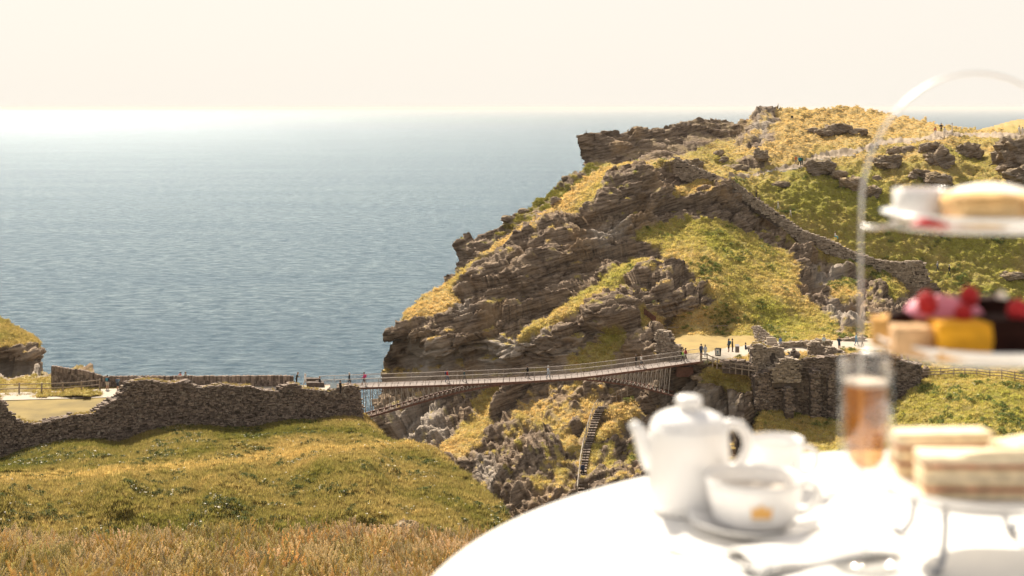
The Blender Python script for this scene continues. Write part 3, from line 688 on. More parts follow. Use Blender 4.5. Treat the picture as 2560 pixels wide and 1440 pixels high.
# ---- the ground the table stands on: bench, bank and meadow edge
def near_z(x, y):
    """height relative to the camera"""
    z = np.where(y < 3.0, -1.22, np.where(y < 23, -1.22 - 0.385 * (y - 3.0), -8.92 - 0.20 * (y - 23)))
    z = np.where(y > 36.5, -11.62 - 0.75 * (y - 36.5) - 0.02 * (y - 36.5) ** 2, z)
    return z
def build_near():
    xs = np.arange(-45, 32.1, 0.5); ys = np.arange(-12, 60.1, 0.5)
    gx, gy = np.meshgrid(xs, ys)
    z = near_z(gx, gy)
    z = (z + np.roll(z, 1, 0) + np.roll(z, -1, 0)) / 3; z[0] = -1.22; z[-1] = near_z(gx, gy)[-1]
    p = np.stack([gx.ravel(), gy.ravel(), np.zeros(gx.size)], 1)
    z = z + (0.16 * fbm(p * 0.5, 3) + 0.35 * fbm(p * 0.11, 2)).reshape(gx.shape) * sstep(3, 9, gy)
    V = np.stack([gx, gy, z + CAMZ], 2).reshape(-1, 3)
    idx = np.arange(gx.size).reshape(gx.shape)
    Fq = np.stack([idx[:-1, :-1].ravel(), idx[:-1, 1:].ravel(), idx[1:, 1:].ravel(), idx[1:, :-1].ravel()], 1)
    me = mesh_np('meadow_ground', V, Fq)
    n = gx.size
    for nm, A in (('grass', np.ones(n)), ('green', np.clip(0.45 + fbm(p * 0.2, 3), 0, 1)), ('pale', np.zeros(n))):
        t = me.attributes.new(nm, 'FLOAT', 'POINT'); t.data.foreach_set('value', A.astype(np.float32))
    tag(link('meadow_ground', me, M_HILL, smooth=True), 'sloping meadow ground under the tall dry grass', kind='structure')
    def zf(x, y):
        i = np.clip(((y + 12) / 0.5).astype(int), 0, gx.shape[0] - 1); j = np.clip(((x + 45) / 0.5).astype(int), 0, gx.shape[1] - 1)
        return z[i, j] + CAMZ
    return zf
near_zf = build_near()
#@@PART3

# ------------------------------------------------------------------ masonry
def interp(pts, x):
    return float(np.interp(x, [p[0] for p in pts], [p[1] for p in pts]))

STONES = []
for _k in range(8):
    _m = MB(); _m.box((0, 0, 0), (1, 1, 1), None, 0.09)
    _me = _m.mesh('stone'); _me.materials.append(M_STONE); STONES.append(_me)
STONES_L = []
for _k in range(8):
    _m = MB(); _m.box((0, 0, 0), (1, 1, 1), None, 0.09)
    _me = _m.mesh('stone'); _me.materials.append(M_STONE_L); STONES_L.append(_me)

def masonry(name, label, cat, top, base, Yl, thick=1.0, course=(0.11, 0.19), length=(0.18, 0.55), mat=M_STONE, pieces=STONES,
            singles=300, hole=0.03, rough=0.09, step=0.4, back=True, holes=(), ragged=0.12, single_name='stone', group=None):
    """a rubble wall: top and base are photo rows along the wall, Yl the depth along it (all as lists over photo columns)"""
    x0, x1 = top[0][0], top[-1][0]
    def pt(px, py): return P(px, py, interp(Yl, px))
    # sample the wall line on the ground
    n = max(8, int((x1 - x0) / 4))
    pxs = np.linspace(x0, x1, n)
    line = [pt(px, interp(base, px)) for px in pxs]
    ztop = [pt(px, interp(top, px)).z for px in pxs]
    zbase = [p.z for p in line]
    S = [0.0]
    for a, b in zip(line[:-1], line[1:]): S.append(S[-1] + math.hypot(b.x - a.x, b.y - a.y))
    Lx = [p.x for p in line]; Ly = [p.y for p in line]
    org = Vector((line[n // 2].x, line[n // 2].y, min(zbase)))
    root = empty(name, org)
    tag(root, label, cat, group)
    def at_s(s):
        return np.interp(s, S, Lx), np.interp(s, S, Ly)
    # core
    core = MB(); vs_, fs_ = [], []
    for i in range(n):
        j0, j1 = max(0, i - 1), min(n - 1, i + 1)
        t = Vector((Lx[j1] - Lx[j0], Ly[j1] - Ly[j0], 0)).normalized(); nb = Vector((-t.y, t.x, 0))
        if nb.y < 0: nb = -nb
        a = Vector((Lx[i], Ly[i], 0)) + nb * 0.10; b = a + nb * (thick - 0.2)
        zt = ztop[i] - 0.12
        for q, z in ((a, zbase[i] - 1.2), (a, max(zt, zbase[i] - 1)), (b, max(zt, zbase[i] - 1)), (b, zbase[i] - 1.2)):
            vs_.append(Vector((q.x, q.y, z)) - org)
    for i in range(n - 1):
        for k in range(4):
            fs_.append((i * 4 + k, i * 4 + (k + 1) % 4, (i + 1) * 4 + (k + 1) % 4, (i + 1) * 4 + k))
    fs_.append((0, 1, 2, 3)); fs_.append(tuple((n - 1) * 4 + k for k in (3, 2, 1, 0)))
    core.add(vs_, fs_); core.build('core', M_CORE, root)
    # stones, course by course
    lst = []
    zlo, zhi = min(zbase) - 0.6, max(ztop) + 0.3
    sides = [0.0] + ([thick] if back else [])
    for side in sides:
        z = zlo
        while z < zhi:
            h = random.uniform(*course)
            s = -random.uniform(0, 0.3)
            while s < S[-1]:
                L = random.uniform(*length)
                sc = s + L / 2
                if 0 <= sc <= S[-1]:
                    zb, zt = np.interp(sc, S, zbase), np.interp(sc, S, ztop)
                    if z + h > zb - 0.5 and z + h * 0.6 < zt + random.uniform(-ragged, ragged) and random.random() > hole:
                        x, y = at_s(sc); xa, ya = at_s(max(0, sc - 0.3)); xb, yb = at_s(min(S[-1], sc + 0.3))
                        t = Vector((xb - xa, yb - ya, 0))
                        t = t.normalized() if t.length > 1e-6 else Vector((1, 0, 0))
                        nb = Vector((-t.y, t.x, 0))
                        if nb.y < 0: nb = -nb
                        o_ = side + random.uniform(-rough, rough)
                        c = Vector((x, y, z + h / 2)) + nb * o_
                        q = (c - Vector((0, 0, CAMZ)))
                        ppx, ppy = 1280 + F * q.x / q.y, HY - F * q.z / q.y
                        if any((ppx - hx) ** 2 / rx ** 2 + (ppy - hy) ** 2 / ry ** 2 < 1 for hx, hy, rx, ry in holes):
                            s += L; continue
                        near_top = zt - z < 0.35
                        lst.append((c, math.atan2(t.y, t.x), L * random.uniform(.82, .98), random.uniform(0.26, 0.46), h * random.uniform(.72, .96), side == 0, random.uniform(-0.05, 0.05)))
                s += L
            z += h
    # cap stones across the thickness
    s = 0
    while s < S[-1]:
        L = random.uniform(0.35, 0.9); zt = np.interp(s, S, ztop); zb = np.interp(s, S, zbase)
        if zt > zb + 0.2:
            x, y = at_s(s); xb, yb = at_s(min(S[-1], s + 0.3)); t = Vector((xb - x, yb - y, 0))
            t = t.normalized() if t.length > 1e-6 else Vector((1, 0, 0)); nb = Vector((-t.y, t.x, 0))
            if nb.y < 0: nb = -nb
            for f_ in np.arange(0.15, thick, 0.45):
                c = Vector((x, y, zt - random.uniform(0.0, 0.16))) + nb * f_
                lst.append((c, math.atan2(t.y, t.x) + random.uniform(-0.5, 0.5), L, random.uniform(0.35, 0.6), random.uniform(0.1, 0.24), True, random.uniform(-0.15, 0.15)))
        s += L
    lst.sort(key=lambda q: -(q[2] * q[4]) if q[5] else 0)
    rest = MB()
    for k, (c, rz, L, D, h, fr, tl) in enumerate(lst):
        if k < singles and fr:
            o = bpy.data.objects.new(single_name, pieces[k % 8]); COL.objects.link(o); o.parent = root
            o.location = c - org; o.rotation_euler = (0, tl, rz); o.scale = (L, D, h)
        else:
            m = Matrix.Rotation(rz, 3, 'Z') @ Matrix.Rotation(tl, 3, 'Y')
            rest.box(c - org, (L, D, h), m, 0.025)
    if rest.v:
        tag(rest.build('rubble_stonework', mat, root), kind='stuff')
    return root

FW_TOP = [(-250, 985), (-40, 992), (0, 1000), (12, 1005), (25, 1030), (45, 1050), (60, 1057), (100, 1060), (130, 1050), (165, 1045), (185, 1037), (230, 1035), (260, 1015), (285, 1000), (300, 990), (312, 976), (322, 957), (350, 950), (375, 950), (420, 958), (445, 956), (470, 952), (485, 962), (500, 973), (525, 966), (560, 960), (590, 966), (620, 965), (650, 975), (700, 978), (708, 964), (740, 959), (755, 972), (790, 975), (820, 982), (850, 968), (875, 963), (895, 968), (903, 985), (907, 1040)]
FW_BASE = [(-250, 1185), (0, 1150), (300, 1106), (640, 1068), (905, 1047)]
FW_Y = [(-250, 146), (0, 153), (905, 180)]
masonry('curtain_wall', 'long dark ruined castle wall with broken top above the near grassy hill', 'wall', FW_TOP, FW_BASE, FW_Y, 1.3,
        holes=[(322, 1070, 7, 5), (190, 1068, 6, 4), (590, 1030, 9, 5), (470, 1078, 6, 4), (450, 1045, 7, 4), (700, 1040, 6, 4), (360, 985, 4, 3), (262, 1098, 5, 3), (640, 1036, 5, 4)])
# ruin walls across the chasm
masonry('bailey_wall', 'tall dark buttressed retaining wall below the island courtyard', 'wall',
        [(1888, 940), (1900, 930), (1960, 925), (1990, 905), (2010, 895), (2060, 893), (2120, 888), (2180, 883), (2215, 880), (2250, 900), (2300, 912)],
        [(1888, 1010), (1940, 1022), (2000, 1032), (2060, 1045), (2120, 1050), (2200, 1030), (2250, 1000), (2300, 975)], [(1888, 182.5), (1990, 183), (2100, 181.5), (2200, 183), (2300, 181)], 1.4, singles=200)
for _bx, _by0, _by1 in ((2040, 925, 1046), (2082, 935, 1050), (2128, 930, 1052), (1975, 968, 1026)):
    masonry('wall_buttress', 'stone buttress on the bailey wall' + {2040: ', second from the bridge', 2082: ', third from the bridge', 2128: ', beside the glass', 1975: ', nearest the bridge'}[_bx], 'buttress',
            [(_bx - 11, _by0 + 8), (_bx - 4, _by0), (_bx + 10, _by0 + 3)], [(_bx - 11, _by1 - 2), (_bx + 10, _by1)], [(_bx - 11, 181.2), (_bx + 11, 181.3)], 1.6, singles=40)
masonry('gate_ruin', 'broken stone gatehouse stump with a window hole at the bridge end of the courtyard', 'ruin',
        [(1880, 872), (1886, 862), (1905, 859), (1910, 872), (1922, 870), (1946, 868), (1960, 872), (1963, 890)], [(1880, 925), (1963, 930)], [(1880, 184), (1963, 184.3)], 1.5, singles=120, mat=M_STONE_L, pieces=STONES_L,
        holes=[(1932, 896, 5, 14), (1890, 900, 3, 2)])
masonry('ruin_stub', 'lichen topped wall stub sloping down to the courtyard railing', 'ruin',
        [(1930, 922), (1955, 900), (1975, 895), (1995, 900), (2000, 915)], [(1930, 945), (2000, 945)], [(1930, 182.0), (2000, 182.0)], 1.2, singles=60, mat=M_STONE_L, pieces=STONES_L)
masonry('broken_pier', 'upright broken stone pier standing in the gravel courtyard', 'ruin',
        [(2024, 862), (2030, 853), (2050, 856), (2058, 870), (2075, 884)], [(2024, 890), (2075, 890)], [(2024, 188), (2075, 188)], 0.9, singles=60, mat=M_STONE_L, pieces=STONES_L)
masonry('low_wall', 'low foundation wall behind the gatehouse stump', 'wall',
        [(1956, 858), (1990, 855), (2030, 854), (2045, 850), (2080, 852)], [(1956, 868), (2080, 866)], [(1956, 193.5), (2080, 194.5)], 0.9, singles=60, mat=M_STONE_L, pieces=STONES_L)
masonry('low_wall', 'low foundation wall below the wire handle of the cake stand', 'wall',
        [(2102, 850), (2130, 846), (2160, 842)], [(2102, 859), (2160, 855)], [(2102, 198), (2160, 199)], 0.9, singles=40, mat=M_STONE_L, pieces=STONES_L)
masonry('rubble_heap', 'low heap of tumbled stones beside the upright broken pier', 'rubble',
        [(2062, 880), (2080, 868), (2100, 875), (2112, 886)], [(2062, 889), (2112, 889)], [(2062, 187), (2112, 187)], 1.2, singles=40, mat=M_STONE_L, pieces=STONES_L)
masonry('rubble_heap', 'small dark mound of stones right of the gatehouse stump', 'rubble',
        [(1970, 895), (1978, 880), (1990, 876), (2003, 892)], [(1970, 897), (2003, 897)], [(1970, 185), (2003, 185)], 1.0, singles=30)
masonry('rubble_heap', 'low line of stones between the courtyard railing and the gravel', 'rubble',
        [(1806, 903), (1830, 899), (1860, 903), (1878, 908)], [(1806, 910), (1878, 916)], [(1806, 185), (1878, 184.5)], 0.8, singles=30)
masonry('bridge_abutment', 'dressed stone abutment wall at the island end of the bridge', 'wall',
        [(1640, 835), (1650, 824), (1666, 830), (1676, 846), (1680, 862), (1698, 868), (1700, 875)], [(1640, 884), (1700, 884)], [(1640, 193), (1700, 191)], 1.0, singles=80, mat=M_STONE_L, pieces=STONES_L)
# curtain wall climbing the ridge
masonry('ridge_wall', 'narrow stone curtain wall snaking up the ridge to the top of the cliff', 'wall',
        [(1686, 392), (1720, 411), (1760, 427), (1800, 443), (1850, 466), (1890, 497), (1920, 517), (1960, 546), (2000, 575), (2040, 588), (2080, 603), (2130, 629), (2200, 651)],
        [(1686, 432), (1720, 446), (1760, 455), (1800, 470), (1850, 487), (1890, 514), (1920, 534), (1960, 562), (2000, 600), (2040, 613), (2080, 630), (2130, 650), (2200, 672)],
        [(1686, 245.5), (1760, 243), (1850, 240), (1950, 237.5), (2000, 235), (2100, 232.5), (2200, 230.5)], 0.9, course=(0.17, 0.26), length=(0.3, 0.75), mat=M_STONE_L, pieces=STONES_L, singles=240)
masonry('tower_ruin', 'tall pale end of the ridge wall pierced by small square holes', 'ruin',
        [(2200, 651), (2240, 656), (2270, 654), (2304, 652), (2312, 668), (2320, 690), (2326, 720)], [(2200, 674), (2240, 705), (2262, 735), (2290, 765), (2326, 750)], [(2200, 230.3), (2326, 227.5)], 1.2, course=(0.17, 0.26), length=(0.3, 0.75), mat=M_STONE_L, pieces=STONES_L, singles=160,
        holes=[(2292, 684, 3.2, 2.6), (2305, 706, 3.2, 2.6), (2276, 706, 3.2, 2.6), (2292, 725, 3.2, 2.6), (2315, 700, 2.5, 2)])

# parapet wall of slates set on edge along the mainland yard
def parapet():
    root = empty('parapet_wall', P(500, 968, 181.5)); org = Vector(root.location)
    tag(root, 'low brown parapet wall of upright slates along the sea side of the yard', 'wall')
    top = [(128, 914), (175, 922), (215, 926), (240, 936), (256, 941), (400, 940.5), (700, 939), (733, 939.5)]
    core = MB(); k = 0
    rest = MB()
    x = 130.0
    me_up = []
    for q in range(6):
        m = MB(); m.box((0, 0, 0), (1, 1, 1), None, 0.06); me = m.mesh('slate'); me.materials.append(M_STONE); me_up.append(me)
    ch = [(px, interp(top, px)) for px in np.linspace(128, 733, 60)]
    for (xa, ya), (xb, yb) in zip(ch[:-1], ch[1:]):
        a = P(xa, ya, 182.1); b = P(xb, yb, 182.1); zb = CZ - 0.6
        core.add([Vector(v) - org for v in ((a.x, a.y, zb), (b.x, b.y, zb), (b.x, b.y, b.z - .06), (a.x, a.y, a.z - .06), (a.x, a.y + .45, zb), (b.x, b.y + .45, zb), (b.x, b.y + .45, b.z - .06), (a.x, a.y + .45, a.z - .06))],
                 [(0, 1, 2, 3), (3, 2, 6, 7), (4, 7, 6, 5)])
    core.build('core', M_CORE, root)
    while x < 733:
        w = random.uniform(3.2, 5.0); px = x + w / 2
        tz = P(px, interp(top, px), 181.8).z
        p = P(px, 960, 181.8)
        hrow = random.uniform(0.55, 0.75)
        rows = []; zz = tz + random.uniform(-.05, .06)
        while zz > CZ + .1:
            hh = hrow if not rows else random.uniform(.3, .6); rows.append((zz, max(zz - hh, CZ - .3))); zz -= hh + .02
        for row, (z1, z0) in enumerate(rows):
            if z1 - z0 < 0.1: continue
            c = Vector((p.x, 181.92 + random.uniform(-.04, .04), (z1 + z0) / 2)); dim = (w / F * 181.8 * 0.93, 0.5, z1 - z0)
            if k < 290:
                o = bpy.data.objects.new('slate', me_up[k % 6]); COL.objects.link(o); o.parent = root; o.location = c - org; o.scale = dim
                o.rotation_euler = (0, random.uniform(-.06, .06), 0); k += 1
            else:
                rest.box(c - org, dim, None, 0.02)
        x += w
    if rest.v: tag(rest.build('upright_slates', M_STONE, root), kind='stuff')
parapet()
# stone seats near the bridge gate
for (px0, px1, py0, py1, lab) in ((764, 796, 947, 957, 'long stone bench block beside the bridge gate'), (766, 809, 957, 968, 'nearer stone block at the mainland end of the bridge')):
    Y = Yplane(py1, CZ); a = P(px0, py1, Y); b = P(px1, py0, Y)
    r = empty('stone_block', (a.x, Y, CZ)); tag(r, lab, 'stone block')
    for i in range(2):
        w = (b.x - a.x) / 2
        m = MB(); m.box((w * (i + .5), 0.5, (b.z - a.z) / 2), (w * 0.985, 1.0, b.z - a.z), None, 0.03); m.build('stone', M_CORE, r)

# ------------------------------------------------------------------ footbridge
BR_E = [(790, 973.5), (905, 969), (1000, 966), (1115, 962), (1240, 957), (1340, 952), (1430, 946), (1520, 935.5), (1600, 925), (1680, 914), (1757, 903)]
BR_Y = [(790, 184.0), (1757, 187.0)]
def bedge(px, far=False, dz=0.0):
    Y = interp(BR_Y, px); p = P(px, interp(BR_E, px), Y)
    if far: p.y += 3.0
    p.z += dz
    return p
def smooth_bedge():
    xs = np.linspace(790, 1757, 80); ys = np.interp(xs, [p[0] for p in BR_E], [p[1] for p in BR_E])
    k = np.ones(9) / 9; yp = np.concatenate([np.full(4, ys[0]) , ys, np.full(4, ys[-1])]); y2 = np.convolve(yp, k, 'valid')
    y2[:5] = ys[:5]; y2[-5:] = ys[-5:]
    return list(zip(xs, y2))
BR_E = smooth_bedge()
def bridge():
    o0 = bedge(1270); root = empty('footbridge', o0); org = Vector(o0)
    tag(root, 'slender rust and steel footbridge spanning the chasm to the island', 'bridge')
    X = [p[0] for p in BR_E]
    def B(px, far=False, dz=0.0): return bedge(px, far, dz) - org
    # edge beams
    for far in (False, True):
        m = MB()
        for a, b in zip(X[:-1], X[1:]):
            pa, pb = B(a, far, -0.10), B(b, far, -0.10)
            m.bar(pa, pb, 0.16, 0.26)
        m.build('edge_beam', M_RUST, root)
    # deck panels of slates set in trays
    n = 62; xs = np.linspace(790, 1757, n + 1)
    for a, b in zip(xs[:-1], xs[1:]):
        m = MB(); q0, q1, q2, q3 = B(a, False, 0.02), B(b, False, 0.02), B(b, True, 0.02), B(a, True, 0.02)
        g = Vector((0.03, 0, 0)); t = Vector((0, 0, -0.09)); iy = Vector((0, 0.1, 0))
        v = [q0 + g + iy, q1 - g + iy, q2 - g - iy, q3 + g - iy]
        m.add(v + [p + t for p in v], [(0, 1, 2, 3), (7, 6, 5, 4), (0, 4, 5, 1), (1, 5, 6, 2), (2, 6, 7, 3), (3, 7, 4, 0)])
        m.build('deck_panel', M_DECK, root)
    # railings
    for far in (False, True):
        tr = MB(); bl = MB()
        for a, b in zip(X[:-1], X[1:]): tr.bar(B(a, far, 1.15), B(b, far, 1.15), 0.05, 0.06)
        h = tr.build('handrail', M_RAIL, root)
        L = (B(1757) - B(790)).length; k = int(L / 0.17)
        for i in range(k):
            px = 790 + (1757 - 790) * i / k
            bl.bar(B(px, far, 0.0), B(px, far, 1.15), 0.026 if i % 12 else 0.06)
        tag(bl.build('baluster_row', M_RAIL, root), kind='stuff')
        mid = MB()
        for a, b in zip(X[:-1], X[1:]): mid.bar(B(a, far, 0.62), B(b, far, 0.62), 0.02)
        mid.build('mid_rail', M_RAIL, root)
    # lower chords
    LC = [(904, 1047), (950, 1035), (1000, 1021), (1050, 1006.5), (1100, 992.5), (1150, 980), (1200, 969.5), (1250, 961.5), (1300, 956.5), (1330, 954.5)]
    RC = [(1425, 948), (1460, 949), (1500, 953), (1540, 958.5), (1580, 965), (1620, 973.5), (1660, 983.5), (1690, 991)]
    def chord(C, px, far):
        Y = interp(BR_Y, px); p = P(px, interp(C, px), Y) - org
        if far: p.y += 3.0
        return p
    for C, w in ((LC, 0.26), (RC, 0.2)):
        for far in (False, True):
            m = MB()
            for a, b in zip(C[:-1], C[1:]): m.bar(chord(C, a[0], far), chord(C, b[0], far), w, w * 0.95)
            m.build('lower_chord', M_RUST, root)
    # solid webs where chord and deck run together
    for C, a, b in ((LC, 1215, 1330), (RC, 1425, 1462)):
        for far in (False, True):
            m = MB(); xs_ = np.linspace(a, b, 8)
            v = [chord(C, x, far) + Vector((0, .04, 0)) for x in xs_] + [B(x, far, -0.1) + Vector((0, .04, 0)) for x in xs_]
            v += [p + Vector((0, .05, 0)) for p in v]
            f = []
            for i in range(7): f += [(i, i + 1, i + 9, i + 8), (i + 16, i + 24, i + 25, i + 17), (i + 8, i + 9, i + 25, i + 24), (i, i + 16, i + 17, i + 1)]
            m.add(v, f); m.build('web_plate', M_RUST, root)
    # struts and diagonals
    def nodes(x0, x1, s0, s1):
        out = [x0]
        while out[-1] < x1:
            t = (out[-1] - x0) / (x1 - x0); out.append(out[-1] + s0 + (s1 - s0) * t)
        return out
    NL = nodes(908, 1212, 17, 8); NR = nodes(1468, 1662, 8.5, 12)
    for C, NN, mat, wv in ((LC, NL, M_STEEL, 0.085), (RC, NR, M_STEEL, 0.085)):
        for far in (False, True):
            for i, px in enumerate(NN):
                m = MB(); m.bar(chord(C, px, far), B(px + (1.5 if C is LC else 6), far, -0.2), wv); m.build('strut', mat, root)
                if i + 1 < len(NN):
                    m = MB(); q = NN[i + 1]
                    if C is LC: m.bar(chord(C, q, far), B(px, far, -0.2), 0.045)
                    else: m.bar(chord(C, px, far), B(q + 6, far, -0.2), 0.03)
                    m.build('diagonal_brace', M_STEEL, root)
        for i in range(0, len(NN) - 1, 1):
            m = MB(); m.bar(chord(C, NN[i], False), chord(C, NN[i + 1], True), 0.05); m.build('cross_brace', M_RUST if C is LC else M_STEEL, root)
            m = MB(); m.bar(chord(C, NN[i], False), chord(C, NN[i], True), 0.08); m.build('cross_brace', M_RUST, root)
    # island end bearing
    m = MB(); a = P(1712, 925, 188.5) - org; m.box(a + Vector((0, .8, -.2)), (2.2, 2.2, 1.3)); m.build('bearing_block', M_RUST, root)
bridge()

# ------------------------------------------------------------------ timber fences
def fence(label, pts, ph=1.1, rails=(0.5, 0.95), w=0.13, group=None, name='timber_fence', mat=None, rw=0.1):
    mat = mat or M_WOOD
    root = empty(name, pts[0]); tag(root, label, 'fence', group); org = Vector(pts[0])
    for p in pts:
        m = MB(); q = Vector(p) - org
        m.box(q + Vector((0, 0, ph / 2 - .15)), (w, w, ph + .3), Matrix.Rotation(random.uniform(-.05, .05), 3, 'Y')); m.build('post', mat, root)
    for a, b in zip(pts[:-1], pts[1:]):
        for r in rails:
            m = MB(); m.bar(Vector(a) - org + Vector((0, -.06, r)), Vector(b) - org + Vector((0, -.06, r)), 0.05, rw); m.build('rail', mat, root)
def gp(px, py, z): p = P(px, py, Yplane(py, z)); return p
fence('two rail timber fence along the path below the rocky knoll', [gp(x, y, CZ) for x, y in ((-160, 989), (-105, 988), (-52, 986), (-2, 984), (48, 982), (104, 982), (157, 980), (204, 977), (249, 972))], 1.25, (0.55, 1.12), 0.16)
fence('two rail timber fence behind the courtyard lawn under the slope', [gp(x, y, LZ) for x, y in ((1668, 838), (1703, 837), (1749, 835.5), (1794, 834), (1838, 832), (1884, 830), (1917, 828))], 1.25, (0.55, 1.12), 0.13)
fence('timber railing stepping down from the bridge end to the gatehouse stump', [P(x, y, Y) for x, y, Y in ((1754, 905, 187), (1768, 906, 186.6), (1782, 913, 186), (1793, 917, 185.6), (1808, 921, 185.2), (1824, 926, 184.8), (1839, 930, 184.4), (1855, 932, 184), (1872, 935, 183.6), (1893, 937, 183))], 1.2, (0.5, 1.05), 0.13, rw=0.13)
fence('post and rail fence across the green slope right of the glass', [at(ISLAND, x, y) for x, y in ((2300, 936), (2352, 938), (2384, 939), (2412, 939), (2442, 939), (2475, 943), (2505, 946), (2538, 952), (2575, 962), (2620, 975))], 1.2, (0.35, 0.7, 1.05), 0.1)
# bridge gate posts
for px, lab in ((1752, 'timber gate post at the island end of the bridge, on its near side'),):
    r = empty('gate_post', bedge(px)); tag(r, lab, 'post')
    m = MB(); m.box((0, 0, .65), (.22, .22, 1.5)); m.build('post', M_WOOD, r); m = MB(); m.box((0, 0, 1.43), (.27, .27, .06)); m.build('cap', M_WOOD, r)

# ------------------------------------------------------------------ cliff stairs under the bridge
def stairs():
    path = [(1506, 1016), (1496, 1030), (1488, 1050), (1480, 1075), (1474, 1100), (1468, 1120), (1463, 1145), (1459, 1170), (1456, 1200), (1452, 1235)]
    D = rbf(ISL)
    def pp(t, dx=0.0):
        px = float(np.interp(t, np.linspace(0, 1, len(path)), [p[0] for p in path])); py = float(np.interp(t, np.linspace(0, 1, len(path)), [p[1] for p in path]))
        p = P(px + dx, py, float(D(px, py)) - 1.0); return p
    top = pp(0); root = empty('cliff_stairs', top); org = Vector(top)
    tag(root, 'steep stone stairs with pale handrail descending the cliff under the bridge', 'stairs')
    n = 34
    for i in range(n):
        p = pp((i + .5) / n); m = MB()
        m.box(p - org, (1.15 - .45 * i / n, 0.5, 0.10), Matrix.Rotation(random.uniform(-.08, .08), 3, 'Z'), 0.03); m.build('step', M_STONE, root)
        m = MB(); m.box(p - org + Vector((0, 0.22, -0.22)), (1.1 - .45 * i / n, 0.5, 0.32)); m.build('riser', M_CORE, root)
    for z in (0.95, 0.5):
        m = MB(); pts = [pp(t) - org + Vector((-0.62 + .2 * t, -.1, z)) for t in np.linspace(0, 1, 30)]
        m.tube(pts, 0.05 if z > .6 else .03, 6); m.build('handrail', M_PATH, root)
    for t in np.linspace(0, 1, 14):
        p = pp(t) - org + Vector((-0.62 + .2 * t, -.1, 0)); m = MB(); m.bar(p - Vector((0, 0, .2)), p + Vector((0, 0, .95)), 0.08); m.build('post', M_PATH, root)
stairs()
fence('short timber fence at the head of the cliff stairs', [P(x, y, 187 + (1575 - x) * 0.02 - 1.5) for x, y in ((1512, 1016), (1528, 1006), (1541, 998), (1554, 991), (1568, 984))], 1.1, (0.5, 1.0), 0.1)
# rusty steel fin above the courtyard
def fin():
    pts = [(1610, 770), (1640, 792), (1641, 804), (1655, 820)]
    Ys = [204, 203, 202.5, 201]
    base = P(1640, 812, 202); r = empty('steel_screen', base); tag(r, 'folded rusty steel screen on the rock above the courtyard', 'screen')
    for (a, b, h0, h1) in ((0, 1, 0.9, 1.0), (2, 3, 0.9, 0.3)):
        pa, pb = P(*pts[a], Ys[a]) - base, P(*pts[b], Ys[b]) - base
        m = MB(); d = Vector((0, .06, 0)); u0 = Vector((0, 0, -h0)); u1 = Vector((0, 0, -h1))
        v = [pa, pb, pb + u1, pa + u0]; m.add(v + [q + d for q in v], [(0, 1, 2, 3), (4, 7, 6, 5), (0, 4, 5, 1), (1, 5, 6, 2), (2, 6, 7, 3), (3, 7, 4, 0)])
        m.build('plate', M_RUST, r)
fin()
# cone of stones and steps behind the courtyard
def stone_cone():
    b = P(1905, 848, 198.5); r = empty('stone_ramp', b); tag(r, 'sunlit bank of loose flat stones behind the courtyard', 'stone bank')
    m = MB()
    for i in range(260):
        t = random.random(); sx = random.uniform(-1, 1) * (0.5 + 1.0 * t)
        p = Vector((sx - 0.6 + 1.0 * t, 3.2 * (1 - t) - 1.4, 1.5 * (1 - t) + 0.05))
        m.box(p, (random.uniform(.2, .5), random.uniform(.2, .4), random.uniform(.06, .14)), Matrix.Rotation(random.uniform(0, 3), 3, 'Z') @ Matrix.Rotation(random.uniform(-.3, .3), 3, 'X'), .03)
    tag(m.build('loose_stones', M_STONE_L, r), kind='stuff')
    b = P(1932, 864, Yplane(864, LZ)); r = empty('courtyard_steps', b); tag(r, 'short flight of pale stone steps behind the gatehouse stump', 'steps')
    for i in range(5):
        m = MB(); m.box((0, .3 * i + .2, .1 + .17 * i), (1.5 - .06 * i, .42, .2), None, .02); m.build('step', M_STONE_L, r)
stone_cone()
#@@PART4

# ------------------------------------------------------------------ outcrops and boulders
def boulder(label, p, size, seed, tilt=0.3, rz=0.0, name='boulder', group='boulders on the island turf', cat='boulder', mossy=0.3):
    bm = bmesh.new(); bmesh.ops.create_icosphere(bm, subdivisions=4, radius=1.0)
    v = np.array([x.co for x in bm.verts])
    v = np.sign(v) * np.abs(v) ** 0.72
    ca, sa = math.cos(tilt), math.sin(tilt)
    sx, sy, sz = size
    w = v * np.array([sx, sy, sz]) * 0.5
    off = seed * 13.7
    q = np.stack([w[:, 0] * ca + w[:, 2] * sa, w[:, 1], -w[:, 0] * sa + w[:, 2] * ca], 1)
    c1, _ = cells(q * np.array([0.5, 0.5, 1.1]) + off); c2, _ = cells(q * np.array([1.1, 1.1, 3.4]) + off + 7)
    d = 0.55 * (c1 - .5) + 0.3 * (c2 - .5) + 0.35 * fbm(q * 0.6 + off, 3)
    nn = v / np.linalg.norm(v, axis=1)[:, None]
    w = w + nn * (d * min(size) * 0.55)[:, None]
    for x, c in zip(bm.verts, w): x.co = c
    me = bpy.data.meshes.new(name); bm.to_mesh(me); bm.free()
    up = np.array([0.0] * len(me.vertices)); me.vertices.foreach_get('co', np.empty(len(me.vertices) * 3))
    n_ = np.empty(len(me.vertices) * 3); me.vertex_normals.foreach_get('vector', n_); n_ = n_.reshape(-1, 3)
    g = sstep(0.75, 0.95, n_[:, 2] + 0.25 * fbm(w * 0.9 + off, 2)) * (1 if mossy > 0 else 0)
    for nm, A in (('grass', g * mossy), ('green', np.full(len(g), .2)), ('pale', np.clip(0.4 * fbm(w * 0.5 + off, 2), 0, 1))):
        t = me.attributes.new(nm, 'FLOAT', 'POINT'); t.data.foreach_set('value', A.astype(np.float32))
    o = link(name, me, M_BOULDER); o.location = p; o.rotation_euler = (0, 0, rz)
    tag(o, label, cat, group)
    return o
